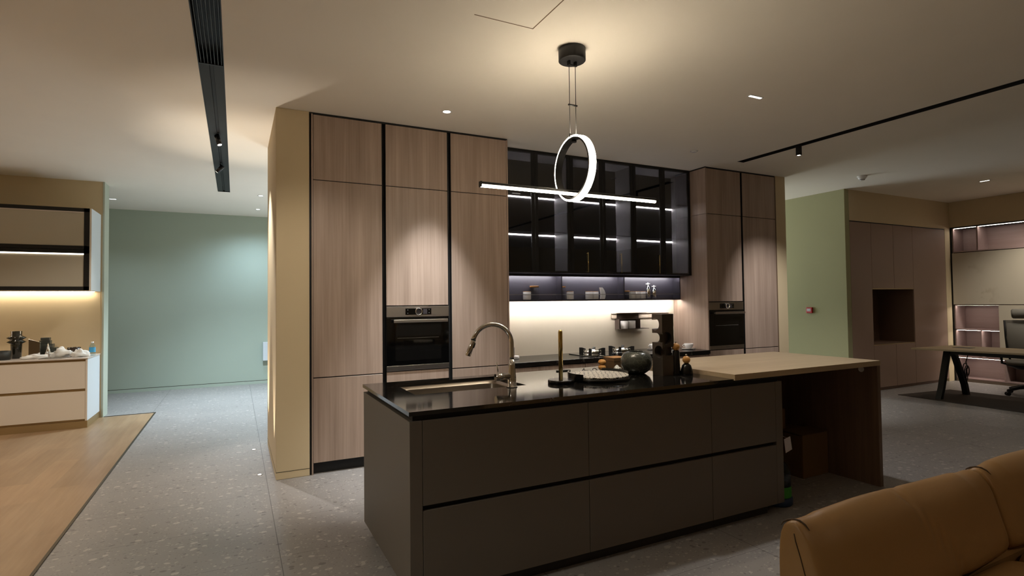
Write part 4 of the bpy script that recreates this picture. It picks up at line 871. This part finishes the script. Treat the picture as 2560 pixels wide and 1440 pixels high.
link('body', MB().lathe([(0.030, 0), (0.033, 0.006), (0.033, 0.11), (0.027, 0.135), (0.014, 0.150), (0.013, 0.158)], (-1.612, 8.58, zt), 28), WATERB, t)
link('label_band', MB().lathe([(0.0338, 0.045), (0.0338, 0.105)], (-1.612, 8.58, zt), 28, caps=False), BLUE, t)
link('cap', MB().lathe([(0.0155, 0.158), (0.0155, 0.176)], (-1.612, 8.58, zt), 20), CERAM, t)
single('wall_box', B(0.459, 0.76, 11.27, 11.337, 0.43, 0.775), WHITEP, 'white panel box low on the far green wall behind the pillar', 'wall box', bevel=0.003)

# ================================================================== office side, right
t = thing('built_in_closet', 'mauve-brown built-in closet with an open dark niche', 'closet', (9.75, 5.15, 0)); cy = 5.149
cw = [(8.402, 8.945), (8.945, 9.54), (9.54, 10.095), (10.095, 11.105)]
link('carcass', MB().box(8.402, 8.94, cy+0.022, 5.77, 0.05, 2.65).box(10.10, 11.105, cy+0.022, 5.77, 0.05, 2.65).box(8.94, 10.10, cy+0.022, 5.77, 0.05, 0.725).box(8.94, 10.10, cy+0.022, 5.77, 1.605, 2.65).box(8.94, 10.10, 5.72, 5.77, 0.725, 1.605), plain('closet_board', (116, 92, 76), 0.6), t)
link('top_gap', B(8.402, 11.105, cy+0.01, cy+0.03, 2.645, 2.659), VOID, t)
link('plinth', B(8.402, 11.105, cy+0.04, cy+0.05, 0, 0.05), MAUVE, t)
for a, b, z0, z1 in ((8.402, 8.942, 0.05, 2.643), (10.098, 11.105, 0.05, 2.643), (8.945, 9.54, 1.615, 2.643), (9.543, 10.095, 1.615, 2.643), (8.945, 9.54, 0.05, 0.715), (9.543, 10.095, 0.05, 0.715)):
    link('door', B(a+0.001, b-0.001, cy, cy+0.020, z0, z1), MAUVE, t, bevel=0.0015)
link('niche_frame', MB().box(8.945, 10.095, cy+0.002, cy+0.021, 0.717, 0.727).box(8.945, 10.095, cy+0.002, cy+0.021, 1.603, 1.613), CHAMP, t)
# fire alarm call point
t = thing('fire_alarm_call_point', 'small red fire alarm call point on the green wall', 'fire alarm', (8.27, 5.75, 1.23))
link('body', B(8.255, 8.2895, 5.700, 5.800, 1.232, 1.326), RED, t, bevel=0.005)
fc = link('front_card', B(8.2535, 8.2549, 5.722, 5.785, 1.262, 1.305), PAPER, t)
for k, y in enumerate((5.772, 5.754, 5.736)): link('card_mark', MB().box(8.2528, 8.2534, y-0.006 if k != 1 else y-0.0035, y+0.006 if k != 1 else y+0.0035, 1.279, 1.285), BLACKS, fc)
# bookcase
t = thing('bookcase', 'rose-grey lit bookcase with cream marble panels, right wall', 'bookcase', (11.4, 3.4, 0)); X0, X1 = 11.28, 11.64; ya, yb = 1.55, 5.120
link('back_panel', B(X1-0.015, X1, ya, yb, 0.0, 2.68), MAUVED, t)
link('outer_frame', MB().box(X0, X1-0.016, yb, yb+0.018, 0, 2.688).box(X0, X1-0.016, ya-0.018, ya, 0, 2.688).box(X0, X1-.016, ya, yb, 2.668, 2.688), BLACKM, t)
link('plinth', B(X0+0.01, X1-0.016, ya, yb, 0, 0.045), plain('taupe_plinth', (112, 96, 82), 0.5), t)
for z in (0.046, 0.412, 0.890, 1.318, 2.245): link('shelf_board', B(X0+0.006, X1-0.016, ya, yb, z, z+0.018), MAUVED, t)
link('upright', B(X0+0.006, X1-0.016, 4.745, 4.765, 2.263, 2.667), MAUVED, t); link('upright', B(X0+0.006, X1-0.016, 4.738, 4.756, 0.43, 0.889), MAUVED, t)
link('upright', B(X0+0.006, X1-0.016, 4.425, 4.443, 0.065, 0.411), MAUVED, t); link('upright', B(X0+0.006, X1-0.016, 4.465, 4.483, 0.43, 1.317), MAUVED, t)
link('inner_side', B(X0+0.006, X1-0.016, yb-0.018, yb-0.0005, 0.046, 2.667), MAUVED, t)
link('marble_panel', B(X0-0.020, X0+0.004, ya, yb-0.004, 1.335, 2.232), MARB, t)
link('marble_panel', B(X0-0.016, X0+0.004, ya, 4.484, 0.425, 1.322), MARB, t)
for a, b, z in ((4.77, 5.095, 2.664), (ya+.1, 4.74, 2.664), (4.49, 5.095, 1.316), (4.76, 5.095, 0.888), (4.49, 4.735, 0.888), (4.45, 5.095, 0.410)):
    link('strip_light', B(X0+0.030, X0+0.040, a, b, z-0.0012, z-0.0002), E_PINK, t)
    if z < 2: link('front_lip', B(X0+0.006, X0+0.012, a, b, z-0.008, z), MAUVED, t)
# carpet, desk
single('dark_carpet', MB().add([(8.70, 1.6, 0.0005), (10.1, 1.6, 0.0005), (10.06, 4.66, 0.0005), (8.90, 4.80, 0.0005), (8.70, 1.6, 0.008), (10.1, 1.6, 0.008), (10.06, 4.66, 0.008), (8.90, 4.80, 0.008)], [(0, 3, 2, 1), (4, 5, 6, 7), (0, 1, 5, 4), (1, 2, 6, 5), (2, 3, 7, 6), (3, 0, 4, 7)]), RUG, 'dark brown carpet strip under the office desk', 'carpet')
t = thing('office_desk', 'office desk with pale wood top and black A-shaped legs', 'desk', (9.2, 3.5, 0))
P = [(8.70, 4.50), (9.62, 4.41), (9.66, 2.0), (9.08, 2.0)]
link('desk_top', MB().prism([(8.70, 4.50), (9.62, 4.42), (9.80, 2.2), (9.02, 2.2)], 0.715, 0.738), wood('pale_desk_wood', (176, 156, 122), (158, 138, 106), 'Y', 0.5, 1.5, 30), t, bevel=0.002)
def aleg(y):
    m = MB()
    for fx, kx, tx_ in ((8.985, 9.06, 9.255), (9.735, 9.69, 9.385)):
        for (ax, az), (bx_, bz) in (((fx, 0.0085), (kx, 0.16)), ((kx, 0.16), (tx_, 0.70))):
            wdt = 0.034
            m.add([(ax-wdt, y-.035, az), (ax+wdt, y-.035, az), (ax+wdt, y+.035, az), (ax-wdt, y+.035, az), (bx_-wdt, y-.035, bz), (bx_+wdt, y-.035, bz), (bx_+wdt, y+.035, bz), (bx_-wdt, y+.035, bz)],
                  [(0, 3, 2, 1), (4, 5, 6, 7), (0, 1, 5, 4), (1, 2, 6, 5), (2, 3, 7, 6), (3, 0, 4, 7)])
    return m.box(9.22, 9.42, y-0.035, y+0.035, 0.64, 0.712)
link('leg_frame', aleg(4.30), BLACKM, t); link('leg_frame', aleg(2.5), BLACKM, t)
link('beam', B(9.24, 9.40, 2.54, 4.26, 0.635, 0.690), BLACKM, t)
link('cable_flap', B(9.20, 9.34, 4.00, 4.22, 0.7385, 0.741), BLACKS, t)
pts = []
for k in range(70):
    a = k/69*2*PI*3.3; pts.append((9.48+0.045*math.cos(a)*(1+0.3*math.sin(a*0.37)), 4.18+0.015*math.sin(a*0.7), 0.42+0.085*math.sin(a)-0.10*k/69))
single('coiled_cable', MB().tube([(9.43, 4.12, 0.714), (9.44, 4.14, 0.60), (9.48, 4.18, 0.52)]+pts+[(9.46, 4.17, 0.2)], 0.006, 8), BLACKM, 'black cable coiled below the office desk', 'cable')
# office chair
t = thing('office_chair', 'grey mesh office chair with headrest behind the desk', 'chair', (10.40, 3.80, 0), None, math.radians(21)); qx, qy = 10.40, 3.80
for k in range(5):
    a = math.radians(50+72*k); d = Vector((math.cos(a), math.sin(a), 0)); e = Vector((qx, qy, 0.075))+d*0.29
    l = link('leg', MB().tube([(qx, qy, 0.14), tuple(Vector((qx, qy, 0.115))+d*0.15), tuple(e)], [0.032, 0.024, 0.018], 10), CHAIRP, t)
    q = Vector((-d.y, d.x, 0))
    link('caster', MB().tube([tuple(Vector((e.x, e.y, 0.029))-q*0.026), tuple(Vector((e.x, e.y, 0.029))-q*0.007)], 0.0285, 16).tube([tuple(Vector((e.x, e.y, 0.029))+q*0.007), tuple(Vector((e.x, e.y, 0.029))+q*0.026)], 0.0285, 16).tube([tuple(Vector((e.x, e.y, 0.03))), tuple(e)], 0.008, 8), CHAIRP, l)
link('gas_column', MB().lathe([(0.028, 0.10), (0.028, 0.40)], (qx, qy, 0), 20), CHAIRP, t)
link('seat', loft([rrect(qx-0.24, qx+0.22, qy-0.24, qy+0.24, 0.10, 0.455), rrect(qx-0.26, qx+0.24, qy-0.255, qy+0.255, 0.11, 0.475), rrect(qx-0.26, qx+0.24, qy-0.255, qy+0.255, 0.11, 0.50), rrect(qx-0.22, qx+0.20, qy-0.22, qy+0.22, 0.10, 0.515)]), CHAIRM, t)
link('seat_shell', loft([rrect(qx-0.15, qx+0.18, qy-0.14, qy+0.14, 0.06, 0.395), rrect(qx-0.24, qx+0.26, qy-0.245, qy+0.245, 0.11, 0.445), rrect(qx-0.245, qx+0.25, qy-0.25, qy+0.25, 0.11, 0.456)]), CHAIRP, t)
def backsurf(z0, z1, hw0, hw1, x0, x1, bulge, thk, n=12, m_=12):
    m = MB()
    for side in (0, 1):
        for i in range(n+1):
            v = i/n; z = z0+(z1-z0)*v; hw = hw0+(hw1-hw0)*v-0.02*(2*v-1)**6
            for j in range(m_+1):
                u = j/m_*2-1; x = x0+(x1-x0)*v+0.045*math.sin(v*PI)*-1 - bulge*(u*u)+side*thk
                m.v.append((x, qy+hw*u, z))
    w_ = m_+1; o = (n+1)*w_
    for i in range(n):
        for j in range(m_):
            m.f.append([i*w_+j, i*w_+j+1, (i+1)*w_+j+1, (i+1)*w_+j]); m.sm.append(True)
            m.f.append([o+i*w_+j, o+(i+1)*w_+j, o+(i+1)*w_+j+1, o+i*w_+j+1]); m.sm.append(True)
    for i in range(n):
        for j in (0, m_): m.f.append([i*w_+j, (i+1)*w_+j, o+(i+1)*w_+j, o+i*w_+j]); m.sm.append(False)
    for j in range(m_):
        for i in (0, n): m.f.append([i*w_+j, i*w_+j+1, o+i*w_+j+1, o+i*w_+j]); m.sm.append(False)
    return m
link('backrest', backsurf(0.56, 1.10, 0.22, 0.27, qx+0.24, qx+0.32, 0.05, 0.014), CHAIRM, t)
link('back_frame', MB().tube([(qx+0.19, qy+0.258, 1.10), (qx+0.20, qy+0.25, 0.85), (qx+0.16, qy+0.235, 0.62), (qx+0.10, qy+0.2, 0.48)], 0.013, 10).tube([(qx+0.19, qy-0.258, 1.10), (qx+0.20, qy-0.25, 0.85), (qx+0.16, qy-0.235, 0.62), (qx+0.10, qy-0.2, 0.48)], 0.013, 10).tube([(qx+0.34, qy, 1.15), (qx+0.33, qy, 0.8), (qx+0.26, qy, 0.5), (qx+0.05, qy, 0.42)], 0.028, 12), CHAIRP, t)
link('headrest', backsurf(1.125, 1.27, 0.175, 0.185, qx+0.27, qx+0.26, 0.03, 0.035, 8, 12), CHAIRM, t)
for s_ in (-1, 1):
    link('armrest', MB().tube([(qx+0.05, qy+s_*0.22, 0.44), (qx+0.05, qy+s_*0.30, 0.46), (qx+0.04, qy+s_*0.31, 0.60)], 0.018, 10).box(qx-0.14, qx+0.12, qy+s_*0.31-0.045, qy+s_*0.31+0.045, 0.602, 0.63), CHAIRP, t)

# ================================================================== sofa, foreground
t = thing('sofa', 'large tan leather sofa in the right foreground', 'sofa', (3.4, 0.9, 0))
PROF = [(1.305, 0.40), (1.312, 0.50), (1.312, 0.60), (1.302, 0.665), (1.278, 0.700), (1.245, 0.706), (1.215, 0.692), (1.190, 0.655), (1.172, 0.60), (1.155, 0.54), (1.135, 0.48), (1.125, 0.43), (1.14, 0.395), (1.22, 0.385)]
def cushion(x0, x1, seed, dz=0.0):
    m = MB(); n = 150; k_ = len(PROF); cy_, cz_ = 1.215, 0.56
    for i in range(n+1):
        u = i/n; x = x0+(x1-x0)*u; e = min(u, 1-u)*(x1-x0); er = 0.055
        s = 1.0 if e >= er else (max(0.0, 1-((er-e)/er)**2.6))**(1/2.6)*0.9+0.1 if e > 0 else 0.45
        bl = math.sin(PI*u)**0.6
        for (y, z) in PROF:
            fy = (y-cy_); fz = (z-cz_)
            yy = cy_+fy*(s*0.25+0.75)+(-0.035*bl if fy < 0 else 0.0); zz = cz_+fz*(s*0.12+0.88)+(0.014*bl if fz > 0 else 0)+dz*(1 if fz > 0 else 0)
            if 0.02 < e and e < 0.16 and fz > 0.08: zz -= 0.006*math.sin((e-0.02)/0.14*PI)
            nn = noise.noise(Vector((x*3.1+seed, y*5, z*5)))*0.006
            xc = x0+0.565+max(0, 0.69-z)*0.75+max(0, y-1.19)*0.9
            if y < 1.29: nn -= 0.0; gr = 0.009*math.exp(-((x-xc)/0.016)**2); yy += gr*(1 if y < 1.2 else 0.2); zz -= gr*(0.2 if y < 1.2 else 1)
            xx = x+(0.0)
            m.v.append((xx, yy+nn, zz+nn*0.6))
    for i in range(n):
        for j in range(k_): m.f.append([i*k_+j, i*k_+(j+1) % k_, (i+1)*k_+(j+1) % k_, (i+1)*k_+j]); m.sm.append(True)
    m.f.append(list(range(k_))[::-1]); m.sm.append(True); m.f.append([n*k_+j for j in range(k_)]); m.sm.append(True)
    return m
for i, (a, b, dz) in enumerate(((1.668, 2.865, 0.0), (2.872, 4.07, 0.004))):
    c = link('back_cushion', cushion(a, b, i*5, dz), LEATH, t, sub=1)
    link('piping', MB().tube([(a+0.002, 1.238, 0.668+dz), (a, 1.232, 0.645), (a, 1.216, 0.60), (a, 1.200, 0.546), (a, 1.185, 0.48)], 0.0018, 8), SEAMM, c)
    link('tuck_slit', MB().tube([(a+0.002, 1.286, 0.680+dz), (a+0.008, 1.282, 0.692+dz), (a+0.018, 1.272, 0.699+dz), (a+0.028, 1.256, 0.704+dz), (a+0.034, 1.238, 0.704+dz), (a+0.036, 1.220, 0.697+dz), (a+0.034, 1.204, 0.684+dz)], [0.001, 0.002, 0.0035, 0.004, 0.0035, 0.0025, 0.001], 10), SEAMM, c)
for a, b in ((1.70, 2.86), (2.875, 4.04)):
    link('seat_cushion', loft([rrect(a, b, 0.30, 1.125, 0.06, 0.22), rrect(a-0.02, b+0.005, 0.27, 1.13, 0.08, 0.27), rrect(a-0.02, b+0.005, 0.27, 1.13, 0.08, 0.36), rrect(a+0.02, b-0.02, 0.31, 1.12, 0.08, 0.402), rrect(a+0.2, b-0.2, 0.5, 1.0, 0.08, 0.41)]), LEATH, t, sub=1)
link('frame', B(1.70, 4.04, 0.33, 1.29, 0.07, 0.215), LEATH, t, bevel=0.02)
link('back_frame', B(1.69, 4.05, 1.14, 1.30, 0.216, 0.395), LEATH, t, bevel=0.02)
for x in (1.80, 3.94):
    for y in (0.42, 1.2): link('foot', B(x-0.03, x+0.03, y-0.03, y+0.03, 0, 0.069), BLACKM, t)
